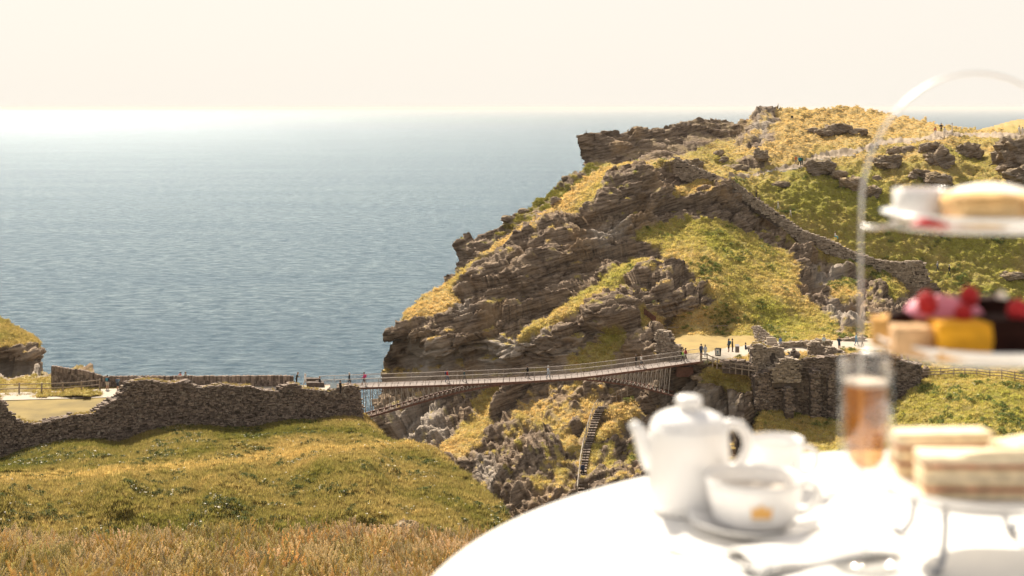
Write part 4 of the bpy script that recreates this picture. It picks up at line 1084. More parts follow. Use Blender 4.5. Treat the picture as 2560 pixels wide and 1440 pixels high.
BOUL = [ # px, py, width px, height px, what sets it apart
    (2050, 418, 62, 40, 'large tilted block under the path by the walking family', -0.35), (2098, 438, 40, 20, 'narrow slab below the large tilted block', -0.4), (2130, 455, 60, 36, 'grey outcrop behind the wire handle', -0.3), (2222, 402, 66, 36, 'flat grey slab right of the wire handle', -0.2),
    (2330, 372, 60, 34, 'twin topped outcrop below the hilltop group', 0.3), (2240, 372, 44, 22, 'low slab just under the path', -0.1), (2270, 370, 40, 24, 'split slab at the bend below the path', -0.2), (2350, 395, 66, 44, 'dark broken outcrop in the middle of the slope', -0.5),
    (2420, 378, 62, 46, 'upright twin block with pale faces', -0.5), (2298, 432, 50, 26, 'pale topped slab in the green hollow', -0.4), (2345, 452, 66, 32, 'dark wide slab above the scone plate', -0.2), (2540, 385, 110, 90, 'big layered outcrop at the right edge', -0.25), (2560, 440, 90, 50, 'lower ledge of the layered outcrop at the right edge', -0.3),
    (2095, 330, 66, 26, 'long dark slab on the golden hilltop', -0.3), (2150, 335, 44, 22, 'dark rounded rock on the golden hilltop', -0.3), (2060, 335, 44, 18, 'low flat rock left of the long dark slab', -0.2), (2025, 325, 34, 12, 'thin ledge high on the golden hilltop', 0.0), (1905, 400, 36, 26, 'dark pointed rock at the edge of the family path', 0.3),
    (1840, 405, 70, 18, 'line of dark stones above the ridge wall', 0.0), (1797, 382, 26, 20, 'grey upright stone near the top of the ridge wall', 0.2), (1812, 395, 22, 20, 'small dark stone by the ridge wall top', 0.2), (1735, 405, 50, 26, 'broken slab behind the ridge wall head', 0.3),
    (1950, 458, 46, 18, 'low outcrop in the turf under the family path', -0.1), (2180, 480, 50, 30, 'weathered outcrop beside the wire handle in the green slope', 0.5), (2195, 440, 24, 16, 'small rock in the green slope', 0.1), (2530, 690, 60, 22, 'dark ledge above the raspberry', 0.0),
    (1668, 778, 0, 0, '', 0)]
for k, (px, py, w, h, lab, tl) in enumerate(BOUL):
    if not w: continue
    R_ = PLATEAU; p = at(R_, px, py + h * 0.3); sc = p.y / F
    boulder('slate outcrop: ' + lab, p + Vector((0, 0.3, h * sc * 0.22)), (w * sc * 1.05, w * sc * 0.75, h * sc * 1.0), k + 1, tl, random.uniform(-.4, .4))
for k, (px, py, w, h, lab) in enumerate(((1390, 500, 26, 26, 'dark round rock perched on the golden ridge'), (1310, 522, 30, 14, 'low rock on the seaward shoulder skyline'), (1272, 546, 34, 14, 'flat rock on the seaward shoulder skyline'), (1415, 440, 24, 14, 'small rock on the skyline below the crag'))):
    p = at(ISLAND, px, py + 6) if k == 0 else at(SHOR, px, py + 6); sc = p.y / F
    boulder('slate boulder: ' + lab, p, (w * sc, w * sc * .8, h * sc), k + 50, 0.1, 0)
for k, (px, py, w, h, lab) in enumerate(((905, 1322, 60, 30, 'dark peaty rock in the hill bank, left of two'), (1008, 1328, 66, 34, 'dark peaty rock in the hill bank, right of two'))):
    p = at(HILLR, px, py); sc = p.y / F
    boulder('slate boulder: ' + lab, p, (w * sc, w * sc * .7, h * sc), k + 70, 0.1, 0)

# ------------------------------------------------------------------ vegetation scatters (uncountable, one object each)
def gn_scatter(name, label, pts, rots, scl, tint, lum, src, cat_kind='stuff'):
    me = bpy.data.meshes.new(name)
    me.vertices.add(len(pts)); me.vertices.foreach_set('co', np.asarray(pts, np.float32).ravel())
    for nm, ty, A in (('rot', 'FLOAT_VECTOR', rots), ('scl', 'FLOAT_VECTOR', scl)):
        t = me.attributes.new(nm, ty, 'POINT'); t.data.foreach_set('vector', np.asarray(A, np.float32).ravel())
    for nm, A in (('tint', tint), ('lum', lum)):
        t = me.attributes.new(nm, 'FLOAT', 'POINT'); t.data.foreach_set('value', np.asarray(A, np.float32))
    o = bpy.data.objects.new(name, me); COL.objects.link(o); tag(o, label, kind=cat_kind)
    ng = bpy.data.node_groups.new('scatter_' + name, 'GeometryNodeTree')
    ng.interface.new_socket('Geometry', in_out='INPUT', socket_type='NodeSocketGeometry')
    ng.interface.new_socket('Geometry', in_out='OUTPUT', socket_type='NodeSocketGeometry')
    n, l = ng.nodes, ng.links
    gi, go = n.new('NodeGroupInput'), n.new('NodeGroupOutput')
    m2p = n.new('GeometryNodeMeshToPoints')
    iop = n.new('GeometryNodeInstanceOnPoints')
    oi = n.new('GeometryNodeObjectInfo'); oi.inputs['Object'].default_value = src
    ra = n.new('GeometryNodeInputNamedAttribute'); ra.data_type = 'FLOAT_VECTOR'; ra.inputs['Name'].default_value = 'rot'
    sa = n.new('GeometryNodeInputNamedAttribute'); sa.data_type = 'FLOAT_VECTOR'; sa.inputs['Name'].default_value = 'scl'
    er = n.new('FunctionNodeEulerToRotation')
    l.new(gi.outputs[0], m2p.inputs['Mesh']); l.new(m2p.outputs[0], iop.inputs['Points'])
    l.new(oi.outputs['Geometry'], iop.inputs['Instance'])
    l.new(ra.outputs['Attribute'], er.inputs[0]); l.new(er.outputs[0], iop.inputs['Rotation'])
    l.new(sa.outputs['Attribute'], iop.inputs['Scale'])
    l.new(iop.outputs[0], go.inputs[0])
    md = o.modifiers.new('scatter', 'NODES'); md.node_group = ng
    return o

def src_obj(name, mb, mat):
    me = mb.mesh(name); me.materials.append(mat)
    return bpy.data.objects.new(name, me)           # not linked: only a source

def blade(mb, base, h, w, ang, lean, segs=3, curl=1.0):
    d = Vector((math.cos(ang), math.sin(ang), 0)); s = Vector((-d.y, d.x, 0))
    vs_, fs_ = [], []
    for i in range(segs + 1):
        t = i / segs
        c = Vector(base) + d * (lean * h * t ** (1 + curl)) + Vector((0, 0, h * t * (1 - 0.15 * lean * t)))
        ww = w * (1 - t) ** 0.7 / 2
        if i < segs: vs_ += [c - s * ww, c + s * ww]
        else: vs_.append(c)
    for i in range(segs - 1): fs_.append((2 * i, 2 * i + 1, 2 * i + 3, 2 * i + 2))
    fs_.append((2 * segs - 2, 2 * segs - 1, 2 * segs))
    mb.add(vs_, fs_)
def tuft(seed, nb, h, w, r, lean=0.5):
    random.seed(seed); mb = MB()
    for i in range(nb):
        a = random.uniform(0, 6.283); q = r * math.sqrt(random.random()); b = (q * math.cos(a), q * math.sin(a), -0.03)
        blade(mb, b, h * random.uniform(.5, 1), w * random.uniform(.6, 1.2), a + random.uniform(-.8, .8), random.uniform(.1, lean), 3)
    return mb
def leafy(seed, n, r, h, s):
    """a low leafy clump: many small leaves over a dome"""
    random.seed(seed); mb = MB()
    for i in range(n):
        a = random.uniform(0, 6.283); e = random.uniform(0.1, 1.5); q = random.uniform(.5, 1)
        c = Vector((r * q * math.cos(a) * math.cos(e), r * q * math.sin(a) * math.cos(e), h * q * math.sin(e)))
        m = Matrix.Rotation(random.uniform(0, 6.28), 3, 'Z') @ Matrix.Rotation(random.uniform(-1, 1), 3, 'X')
        k = s * random.uniform(.6, 1.3)
        mb.add([c + m @ Vector(v) for v in ((-k, 0, 0), (0, -k * .5, .1 * k), (k, 0, 0), (0, k * .5, .1 * k))], [(0, 1, 2, 3)])
    return mb
def umbel(seed):
    random.seed(seed); mb = MB()
    mb.bar((0, 0, 0), (0, 0, .55), .02)
    for i in range(7):
        a = i * .9; r = .16 * math.sqrt(i / 7)
        c = Vector((r * math.cos(a), r * math.sin(a), .57 + random.uniform(-.02, .02)))
        mb.add([c + Vector((.05 * math.cos(q), .05 * math.sin(q), 0)) for q in np.arange(0, 6.28, 1.2566)], [(0, 1, 2, 3, 4)])
    return mb
T_ISL = src_obj('turf_tuft', tuft(3, 13, 0.45, 0.10, 0.36, 1.1), M_BLADE)
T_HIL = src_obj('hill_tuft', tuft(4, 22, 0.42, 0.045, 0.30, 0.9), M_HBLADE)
M_LEAF = blade_mat('leafy_green', (0.10, 0.11, 0.025), (0.07, 0.095, 0.022), transl=0.3)
T_LEAF = src_obj('leafy_clump', leafy(5, 60, 0.55, 0.45, 0.10), M_LEAF)
M_UMB = simple('white_umbel', (0.62, 0.58, 0.48), 0.8, var=0.1)
T_UMB = src_obj('umbel', umbel(6), M_UMB)

def pick(R, n, weight, seed=1, region=None):
    rs = np.random.RandomState(seed)
    A = np.linalg.norm(np.cross(np.gradient(R.W, axis=1), np.gradient(R.W, axis=0)), axis=2)
    w = np.clip(A, 0, np.percentile(A, 97)) * weight * R.inside * (R.region == 0)
    w = w.ravel(); w = w / w.sum()
    idx = rs.choice(len(w), n, p=w)
    p = R.W.reshape(-1, 3)[idx].copy(); p[:, :2] += rs.uniform(-.08, .08, (n, 2))
    return idx, p, rs
def turf(R, name, label, n, src, smin, smax, weight, seed, tint=None, lum=(0.7, 1.15), sxy=1.0):
    idx, p, rs = pick(R, n, weight, seed)
    g = R.green.ravel()[idx] if tint is None else np.full(n, tint)
    g = np.clip(g + rs.uniform(-.25, .25, n), 0, 1)
    rot = np.stack([rs.uniform(-.2, .2, n), rs.uniform(-.2, .2, n), rs.uniform(0, 6.28, n)], 1)
    s = rs.uniform(smin, smax, n); scl = np.stack([s * sxy, s * sxy, s * rs.uniform(.7, 1.2, n)], 1)
    gn_scatter(name, label, p, rot, scl, g, rs.uniform(*lum, n), src)
def near_water(R): return 1.0
turf(ISLAND, 'cliff_turf', 'dry golden and green turf growing on the island cliff ledges', 42000, T_ISL, 0.4, 0.95, sstep(.5, .9, ISLAND.grass) * (ISLAND.gy < 1300), 1)
turf(PLATEAU, 'plateau_turf', 'long golden grass covering the island plateau', 26000, T_ISL, 0.3, 0.75, sstep(.6, .9, PLATEAU.grass) * (PLATEAU.gx < 2700), 2)
turf(CRAGR, 'crag_turf', 'dry brown grass on the seaward crag', 1200, T_ISL, 0.4, 0.8, sstep(.6, .9, CRAGR.grass), 3)
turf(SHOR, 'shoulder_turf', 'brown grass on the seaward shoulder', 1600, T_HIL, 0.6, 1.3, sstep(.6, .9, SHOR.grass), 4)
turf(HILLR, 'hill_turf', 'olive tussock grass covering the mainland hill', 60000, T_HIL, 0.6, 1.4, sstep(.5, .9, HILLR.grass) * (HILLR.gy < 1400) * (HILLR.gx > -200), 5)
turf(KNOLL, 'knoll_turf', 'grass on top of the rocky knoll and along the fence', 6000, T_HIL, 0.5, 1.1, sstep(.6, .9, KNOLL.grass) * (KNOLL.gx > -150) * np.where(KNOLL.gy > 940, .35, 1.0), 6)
_lw = lambda R, t: sstep(t, t + .25, fbm(R.W.reshape(-1, 3) * 0.22 + 40, 4, .6).reshape(R.sh))
turf(HILLR, 'hill_weeds', 'dark green leafy weeds in patches on the mainland hill', 3600, T_LEAF, 0.35, 1.0, _lw(HILLR, .02) * (HILLR.gy < 1400) * (HILLR.gx > -200), 7, None, (.7, 1.3))
turf(ISLAND, 'slope_weeds', 'green leafy weeds in patches on the slope behind the courtyard', 3000, T_LEAF, 0.35, 1.0, _lw(ISLAND, .05) * sstep(.6, .9, ISLAND.grass) * (ISLAND.gx > 1560) * (ISLAND.gy < 1250), 8, None, (1.4, 2.6))
turf(PLATEAU, 'plateau_weeds', 'green leafy weeds in hollows of the plateau', 800, T_LEAF, 0.5, 1.2, _lw(PLATEAU, .1) * (PLATEAU.gy > 430) * (PLATEAU.gx < 2700), 9, None, (1.4, 2.6))
turf(HILLR, 'hill_umbels', 'drifts of small white umbel flowers on the mainland hill', 1600, T_UMB, 0.3, 0.65, (_lw(HILLR, .1) + .03) * (HILLR.gy < 1400) * (HILLR.gx > -200), 10)
turf(ISLAND, 'slope_umbels', 'scattered white flowers on the slope behind the courtyard', 420, T_UMB, 0.3, 0.7, _lw(ISLAND, .0) * sstep(.6, .9, ISLAND.grass) * (ISLAND.gx > 1600) * (ISLAND.gy < 1250), 11)

_cr = blur(inpoly(HILLR.gx, HILLR.gy, ribbon([(-200, 1212, 9), (0, 1203, 8), (300, 1181, 7), (560, 1161, 7), (800, 1126, 6), (1040, 1114, 5)])), 1)
turf(HILLR, 'lit_crest_grass', 'straw grass toned pale as sunlit, along the terraced bank of the mainland hill', 5000, T_HIL, 0.8, 1.4, _cr, 12, 0.05, (1.1, 1.5))  # dry tint and raised lum put the sunlight on the bank edge into colour
def wall_moss(name, label, top, Yl, n, seed, thick, lo=0.0):
    rs = np.random.RandomState(seed); px = rs.uniform(top[0][0] + 4, top[-1][0] - 4, n)
    k = fbm(np.stack([px * .02, np.full(n, seed * 3.3), np.zeros(n)], 1), 3) > lo; px = px[k]; n = len(px)
    pts = []
    for x in px:
        y = interp(Yl, x); q = P(x, interp(top, x), y); pts.append((q.x, q.y + rs.uniform(.05, thick), q.z + .02))
    s_ = rs.uniform(.25, .75, n)
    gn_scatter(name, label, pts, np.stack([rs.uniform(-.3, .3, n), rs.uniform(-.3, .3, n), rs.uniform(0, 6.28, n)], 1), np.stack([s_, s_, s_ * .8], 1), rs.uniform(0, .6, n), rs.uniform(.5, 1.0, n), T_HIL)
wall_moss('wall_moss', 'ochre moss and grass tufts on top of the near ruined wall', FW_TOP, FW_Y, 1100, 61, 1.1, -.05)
wall_moss('wall_moss', 'dry grass along the top of the bailey wall', [(1888, 940), (1960, 925), (2010, 895), (2120, 888), (2215, 880), (2300, 912)], [(1888, 182.5), (1990, 183), (2100, 181.5), (2200, 183), (2300, 181)], 400, 62, 1.2, -.05)
wall_moss('wall_moss', 'ochre moss on the gatehouse stump', [(1880, 872), (1886, 862), (1905, 859), (1922, 870), (1963, 876)], [(1880, 184), (1963, 184.3)], 120, 63, 1.3, -.5)
# meadow: tall dry grass with seed heads, dock spikes, yellow flowers
def tallgrass(seed, heads):
    random.seed(seed); mb = MB()
    for i in range(34):
        a = random.uniform(0, 6.283); q = .22 * math.sqrt(random.random())
        blade(mb, (q * math.cos(a), q * math.sin(a), -.05), random.uniform(.2, .45), .010, a + random.uniform(-.8, .8), random.uniform(.15, .9), 3)
    for i in range(heads):
        a = random.uniform(0, 6.283); q = .2 * math.sqrt(random.random()); h = random.uniform(.38, .66); ln = random.uniform(.05, .3)
        b = Vector((q * math.cos(a), q * math.sin(a), 0)); d = Vector((math.cos(a + .6), math.sin(a + .6), 0))
        pts = [b + d * (ln * h * t * t) + Vector((0, 0, h * t)) for t in (0, .5, 1)]
        mb.tube(pts, [.004, .004, .003], 3, False)
        for k in range(7):
            t = k / 6; c = pts[2] + d * (.06 * t) + Vector((random.uniform(-.012, .012), random.uniform(-.012, .012), .12 * t - .04))
            mb.box(c, (.018 * (1 - .5 * t), .018, .03), Matrix.Rotation(random.uniform(-1, 1), 3, 'X'))
    return mb
def dock(seed):
    random.seed(seed); mb = MB()
    for s_ in range(3):
        a = random.uniform(0, 6.28); top = Vector((.15 * math.cos(a), .15 * math.sin(a), random.uniform(.75, 1.05)))
        mb.bar((0, 0, 0), top, .009)
        for k in range(46):
            t = random.uniform(.4, 1); br = random.uniform(0, .09) * (1.15 - t); an = random.uniform(0, 6.28)
            c = top * t + Vector((br * math.cos(an), br * math.sin(an), br * .8)); mb.box(c, (.009, .009, .018), Matrix.Rotation(random.uniform(-1, 1), 3, 'X'))
    for i in range(6): blade(mb, (0, 0, 0), random.uniform(.2, .35), .06, random.uniform(0, 6.28), random.uniform(.5, 1), 3)
    return mb
T_TALL = [src_obj('tall_grass', tallgrass(20 + k, 14), (M_MEADOW, M_MEADOW2)[k]) for k in range(2)]
M_DOCK = blade_mat('dock_rust', (0.20, 0.075, 0.025), (0.26, 0.12, 0.035), transl=.1)
T_DOCK = src_obj('dock', dock(31), M_DOCK)
M_YEL = simple('yellow_petals', (0.65, 0.45, 0.03), 0.7, var=.1)
_m = MB()
for _i in range(3):
    _c = Vector((random.uniform(-.06, .06), random.uniform(-.06, .06), random.uniform(.4, .55))); _m.bar((0, 0, 0), _c, .006)
    _m.add([_c + Vector((.022 * math.cos(q), .022 * math.sin(q), .004 * math.sin(3 * q))) for q in np.arange(0, 6.28, .7854)], [tuple(range(8))])
T_YEL = src_obj('yellow_flower', _m, M_YEL)
def meadow(name, label, n, src, y0, y1, smin, smax, seed, tint, xr=(-17, 9), lum=(.65, 1.2), clus=0.0):
    rs = np.random.RandomState(seed)
    x = rs.uniform(*xr, n); y = rs.uniform(y0, y1, n)
    if clus:
        f = fbm(np.stack([x * .5, y * .5, np.full(n, seed * 1.7)], 1), 2); k = f > clus; x, y = x[k], y[k]
    k = ~(((x > -1.6) & (x < 3.2) & (y < 4.2))); x, y = x[k], y[k]; n = len(x)
    z = near_zf(x, y)
    p3 = np.stack([x * .35, y * .35, np.full(n, 2.2)], 1)
    g = np.clip(tint + .8 * fbm(p3, 3) + rs.uniform(-.25, .25, n), 0, 1)
    s = rs.uniform(smin, smax, n)
    rot = np.stack([rs.uniform(-.15, .15, n), rs.uniform(-.15, .15, n), rs.uniform(0, 6.28, n)], 1)
    gn_scatter(name, label, np.stack([x, y, z], 1), rot, np.stack([s, s, s * rs.uniform(.75, 1.2, n)], 1), g, rs.uniform(*lum, n), src)
meadow('meadow_grass', 'tall dry straw coloured meadow grass at the bottom of the picture', 5200, T_TALL[0], 22, 38.5, .6, 1.15, 41, .30)
meadow('meadow_grass', 'tall seeding grass mixed through the foreground meadow', 5200, T_TALL[1], 22, 38.5, .6, 1.2, 42, .36)
meadow('bank_grass', 'thin grass on the bank below the table', 2600, T_TALL[0], -6, 19, .25, .38, 43, .45, (-10, 9))
meadow('dock_spikes', 'rust brown dock spikes standing in the meadow', 500, T_DOCK, 26, 36, .5, .85, 44, .4, clus=.05)
meadow('meadow_flowers', 'small yellow flowers in the foreground meadow', 120, T_YEL, 24, 34, .8, 1.2, 45, .4, (-9, 0), clus=.0)
random.seed(99)
#@@PART5

# ------------------------------------------------------------------ people
def cloth(rgb):
    return simple('cloth_%d_%d_%d' % tuple(int(c * 255) for c in rgb), rgb, 0.9, var=.12, scale=12, spec=.1)
SKIN = simple('skin', (0.48, 0.30, 0.21), 0.6, var=.05)
SHOE = simple('shoe_leather', (0.07, 0.05, 0.04), 0.7)
HAIRS = {'dark': (0.03, 0.02, 0.015), 'brown': (0.12, 0.07, 0.035), 'grey': (0.45, 0.42, 0.38), 'blond': (0.42, 0.28, 0.11)}
def joints(pose, rnd):
    J = {'pelvis': (0, 0, .93), 'waist': (0, .0, 1.08), 'chest': (0, .01, 1.30), 'neck': (0, .01, 1.46), 'head0': (0, -.01, 1.56), 'head1': (0, -.015, 1.70)}
    st = 0.24 if pose == 'walk' else 0.03
    for s, q in ((-1, 'l'), (1, 'r')):
        f = st * s
        J['hip' + q] = (.09 * s, 0, .88); J['knee' + q] = (.10 * s, -f * .55 - .03, .48); J['ank' + q] = (.10 * s, -f + .02, .08); J['toe' + q] = (.12 * s, -f - .15, .03)
        J['sho' + q] = (.17 * s, .01, 1.38)
        if pose == 'phone':
            J['elb' + q] = (.24 * s, -.10, 1.14); J['wri' + q] = (.10 * s, -.28, 1.38); J['han' + q] = (.05 * s, -.31, 1.46)
        elif pose == 'hips':
            J['elb' + q] = (.36 * s, .05, 1.14); J['wri' + q] = (.17 * s, -.05, 1.00); J['han' + q] = (.12 * s, -.08, .98)
        elif pose == 'lean':
            J['elb' + q] = (.23 * s, -.14, 1.14); J['wri' + q] = (.18 * s, -.36, 1.08); J['han' + q] = (.16 * s, -.44, 1.07)
        else:
            J['elb' + q] = (.25 * s, .03 + f * .5, 1.10); J['wri' + q] = (.26 * s, -.08 + f * .8, .86); J['han' + q] = (.25 * s, -.11 + f * .9, .77)
    if pose == 'lean':
        for k in ('chest', 'neck', 'head0', 'head1', 'shol', 'shor'): x, y, z = J[k]; J[k] = (x, y - (z - .93) * .28, z - .03)
    if pose == 'sit':
        for k in J: x, y, z = J[k]; J[k] = (x, y, z - .45)
        for s, q in ((-1, 'l'), (1, 'r')):
            J['knee' + q] = (.12 * s, -.42, .50); J['ank' + q] = (.12 * s, -.42, .08); J['toe' + q] = (.13 * s, -.58, .03)
            J['elb' + q] = (.24 * s, -.05, .68); J['wri' + q] = (.16 * s, -.26, .58); J['han' + q] = (.13 * s, -.34, .57)
    return J
BONES = [('pelvis', 'waist', 'T'), ('waist', 'chest', 'T'), ('chest', 'neck', 'N'), ('neck', 'head0', 'H'), ('head0', 'head1', 'H')]
for _q in 'lr':
    BONES += [('pelvis', 'hip' + _q, 'L'), ('hip' + _q, 'knee' + _q, 'L'), ('knee' + _q, 'ank' + _q, 'C'), ('ank' + _q, 'toe' + _q, 'S'),
              ('chest', 'sho' + _q, 'T'), ('sho' + _q, 'elb' + _q, 'A'), ('elb' + _q, 'wri' + _q, 'F'), ('wri' + _q, 'han' + _q, 'D')]
RAD = {'pelvis': .135, 'waist': .125, 'chest': .145, 'neck': .06, 'head0': .085, 'head1': .088, 'hip': .10, 'knee': .066, 'ank': .045, 'toe': .035, 'sho': .07, 'elb': .045, 'wri': .032, 'han': .04}
def person(label, p, h, top, legs, hair='brown', pose='stand', rz=0.0, bag=None, shorts=False, hat=None, sleeves=True, group=None):
    rnd = random.random()
    J = joints(pose, rnd); names = list(J); k = h / 1.78
    me = bpy.data.meshes.new('person_cage')
    me.from_pydata([Vector(J[n]) * k for n in names], [(names.index(a), names.index(b)) for a, b, _ in BONES], [])
    ob = bpy.data.objects.new('person_cage', me); COL.objects.link(ob)
    md = ob.modifiers.new('skin', 'SKIN'); md.use_smooth_shade = True
    sv = me.skin_vertices[0].data
    for i, n in enumerate(names):
        r = RAD[n if n in RAD else n[:-1]] * k * 1.18
        sv[i].radius = (r * (1.25 if n in ('chest', 'pelvis', 'waist') else 1.0), r * (0.82 if n in ('chest', 'waist') else 1.0)) if n != 'head1' else (r * .9, r)
        sv[i].use_root = (n == 'pelvis')
    s2 = ob.modifiers.new('sub', 'SUBSURF'); s2.levels = 1; s2.render_levels = 1
    dg = bpy.context.evaluated_depsgraph_get()
    body = bpy.data.meshes.new_from_object(ob.evaluated_get(dg))
    bpy.data.objects.remove(ob); bpy.data.meshes.remove(me)
    body.name = 'person'
    body.materials.clear()
    for m in (SKIN, cloth(top), cloth(legs), SHOE): body.materials.append(m)
    A = np.array([J[a] for a, _, _ in BONES]) * k; Bv = np.array([J[b] for _, b, _ in BONES]) * k
    cen = np.array([f.center for f in body.polygons])
    ab = Bv - A; t = np.clip(((cen[:, None, :] - A) * ab).sum(2) / ((ab ** 2).sum(1) + 1e-9), 0, 1)
    d = np.linalg.norm(cen[:, None, :] - (A + t[..., None] * ab), axis=2)
    bi = d.argmin(1); tt = t[np.arange(len(cen)), bi]
    mi = []
    for b, q in zip(bi, tt):
        c = BONES[b][2]
        if c == 'T': v = 1
        elif c == 'N': v = 1 if q < .75 else 0
        elif c == 'H': v = 0
        elif c == 'L': v = 2
        elif c == 'C': v = 0 if shorts else 2
        elif c == 'S': v = 3
        elif c == 'A': v = 1
        elif c == 'F': v = 1 if sleeves else 0
        else: v = 0
        mi.append(v)
    body.polygons.foreach_set('material_index', mi)
    body.polygons.foreach_set('use_smooth', [True] * len(mi))
    o = bpy.data.objects.new('person', body); COL.objects.link(o); o.location = p; o.rotation_euler = (0, 0, rz)
    tag(o, label, 'person', group)
    hc = (Vector(J['head0']) * .4 + Vector(J['head1']) * .6) * k
    mb = MB(); pr = []
    for i in range(7):
        a = math.radians(-25 + 115 * i / 6); pr.append((.112 * k * math.cos(a) + .001, .125 * k * math.sin(a)))
    mb.lathe(pr, 10, hc + Vector((0, .022 * k, .012 * k))); mb.build('hair' if not hat else 'hat', simple('hair_' + hair, HAIRS[hair], .6) if not hat else cloth(hat), o, True)
    nb = MB(); nb.box(hc + Vector((0, -.108 * k, -.015 * k)), (.025 * k, .03 * k, .045 * k), None, .004); nb.build('nose', SKIN, o, True)
    if bag:
        m = MB(); ch = Vector(J['chest']) * k
        m.lathe([(.001, -.24 * k), (.12 * k, -.22 * k), (.145 * k, -.05 * k), (.13 * k, .12 * k), (.001, .17 * k)], 8, ch + Vector((0, .19 * k, -.02)))
        m.build('backpack', cloth(bag), o, True)
    return o
W_, BK, NV = (.72, .68, .62), (.025, .022, .022), (.03, .045, .085)
def PPL(label, px, fpy, hpx, z=None, R=None, Y=None, **kw):
    if R is not None: p = at(R, px, fpy)
    elif z is not None: p = P(px, fpy, Yplane(fpy, z))
    else: p = P(px, fpy, Y)
    h = hpx / F * p.y
    h = min(max(h, 1.5), 1.88)
    if kw.get('pose') == 'sit': h = 1.72
    person(label, p, h, **kw)
PPL('person in navy jacket with teal backpack and pale shorts at the parapet', 268, 973, 36, z=CZ, top=NV, legs=(.45, .4, .33), hair='dark', rz=math.pi, bag=(.05, .2, .26), shorts=True)
PPL('person in grey blue shirt and dark shorts holding a phone up by the parapet', 294, 974, 33, z=CZ, top=(.16, .23, .29), legs=(.03, .04, .06), hair='dark', pose='phone', rz=2.6, shorts=True, bag=(.06, .08, .12))
PPL('person in coral red top leaning on the parapet', 449, 963, 34, z=CZ, top=(.5, .1, .09), legs=BK, hair='dark', pose='lean', rz=math.pi - .3, sleeves=False, bag=(.5, .35, .3))
PPL('person in grey green shirt leaning on the parapet', 463, 964, 35, z=CZ, top=(.25, .28, .24), legs=BK, hair='brown', pose='lean', rz=math.pi)
PPL('stooping person in dark brown coat near the mainland end of the bridge', 741, 964, 35, z=CZ, top=(.065, .055, .035), legs=(.04, .035, .03), hair='brown', pose='lean', rz=1.6)
PPL('white haired person in white shirt beside the stone block', 763, 967, 34, z=CZ, top=W_, legs=(.5, .48, .46), hair='grey', pose='walk', rz=1.2)
PPL('person in black sitting on the stone block by the bridge', 799, 965, 33, Y=Yplane(965, CZ), top=BK, legs=(.4, .35, .3), hair='brown', pose='sit', rz=1.4)
PPL('person in black half hidden behind the end of the near ruined wall', 851, 984, 34, z=CZ, top=BK, legs=BK, hair='dark', pose='stand', rz=2.2)
def on_deck(label, px, hpx, off=1.5, **kw):
    p = bedge(px); p.y += off; p.z += .03
    person(label, p, min(max(hpx / F * p.y, 1.5), 1.88), **kw)
on_deck('person in black shirt and shorts at the mainland end of the bridge', 870, 33, top=BK, legs=BK, hair='grey', rz=1.5, shorts=True, pose='walk')
on_deck('person with a pink backpack walking onto the bridge', 907, 33, top=(.55, .06, .16), legs=(.08, .08, .1), hair='dark', rz=-1.5, shorts=True, pose='walk', bag=(.6, .05, .17))
on_deck('person in red top and jeans crossing the bridge', 1117, 33, top=(.42, .03, .03), legs=(.06, .09, .16), hair='dark', rz=1.5, pose='walk', bag=(.05, .06, .12))
on_deck('person in dark teal jacket in front of the cliff on the bridge', 1160, 31, top=(.04, .075, .08), legs=(.1, .09, .09), hair='dark', rz=1.5, pose='walk')
on_deck('person all in black halfway across the bridge', 1319, 32, off=2.3, top=BK, legs=BK, hair='dark', rz=-1.5, pose='walk')
on_deck('person in pale blue clothes halfway across the bridge', 1371, 33, off=.7, top=(.45, .5, .55), legs=(.35, .42, .5), hair='grey', rz=1.5, pose='walk', hat=(.6, .57, .5))
on_deck('person all in black near the island end of the bridge', 1594, 32, off=2.2, top=BK, legs=BK, hair='dark', rz=-1.5)
on_deck('person in white shirt and dark shorts near the island end of the bridge', 1606, 33, off=1.5, top=W_, legs=(.05, .06, .09), hair='brown', rz=1.4, shorts=True, pose='walk', sleeves=False)
on_deck('person in lime green vest where the bridge meets the island', 1709, 32, off=1.0, top=(.24, .5, .06), legs=BK, hair='blond', rz=1.5, pose='walk', bag=(.03, .03, .03))
on_deck('person in maroon top beside the lime green vest', 1718, 33, off=1.7, top=(.28, .04, .06), legs=(.1, .08, .08), hair='dark', rz=-1.4, pose='walk')
PPL('person in navy shirt standing at the island gate', 1753, 892, 33, z=LZ, top=(.05, .07, .14), legs=(.04, .05, .08), hair='dark', rz=.3, shorts=True)
PPL('person in pale grey clothes standing at the island gate', 1763, 892, 31, z=LZ, top=(.55, .55, .56), legs=(.5, .5, .52), hair='brown', rz=-.4)
PPL('person with turquoise backpack and black skirt in the courtyard', 1822, 880, 34, z=LZ, top=(.06, .09, .12), legs=BK, hair='dark', rz=-1.2, bag=(.05, .32, .4), shorts=True)
PPL('person in dark brown beside the turquoise backpack', 1831, 880, 34, z=LZ, top=(.085, .065, .05), legs=(.05, .04, .04), hair='dark', rz=1.4)
PPL('person in dark clothes sitting low in the courtyard', 1864, 880, 30, z=LZ, top=(.04, .06, .1), legs=(.03, .05, .08), hair='dark', pose='sit', rz=1.2)
PPL('person in white top sitting behind the gatehouse stump', 1908, 873, 30, z=LZ, top=W_, legs=(.25, .3, .4), hair='grey', pose='sit', rz=.4)
PPL('person in blue at the foot of the courtyard steps', 1951, 868, 26, z=LZ, top=(.12, .2, .4), legs=(.3, .33, .4), hair='brown', rz=.2)
PPL('person in pale blue sitting on the low wall', 2060, 861, 26, z=LZ + .45, top=(.5, .58, .62), legs=(.55, .5, .45), hair='brown', pose='sit', rz=math.pi)
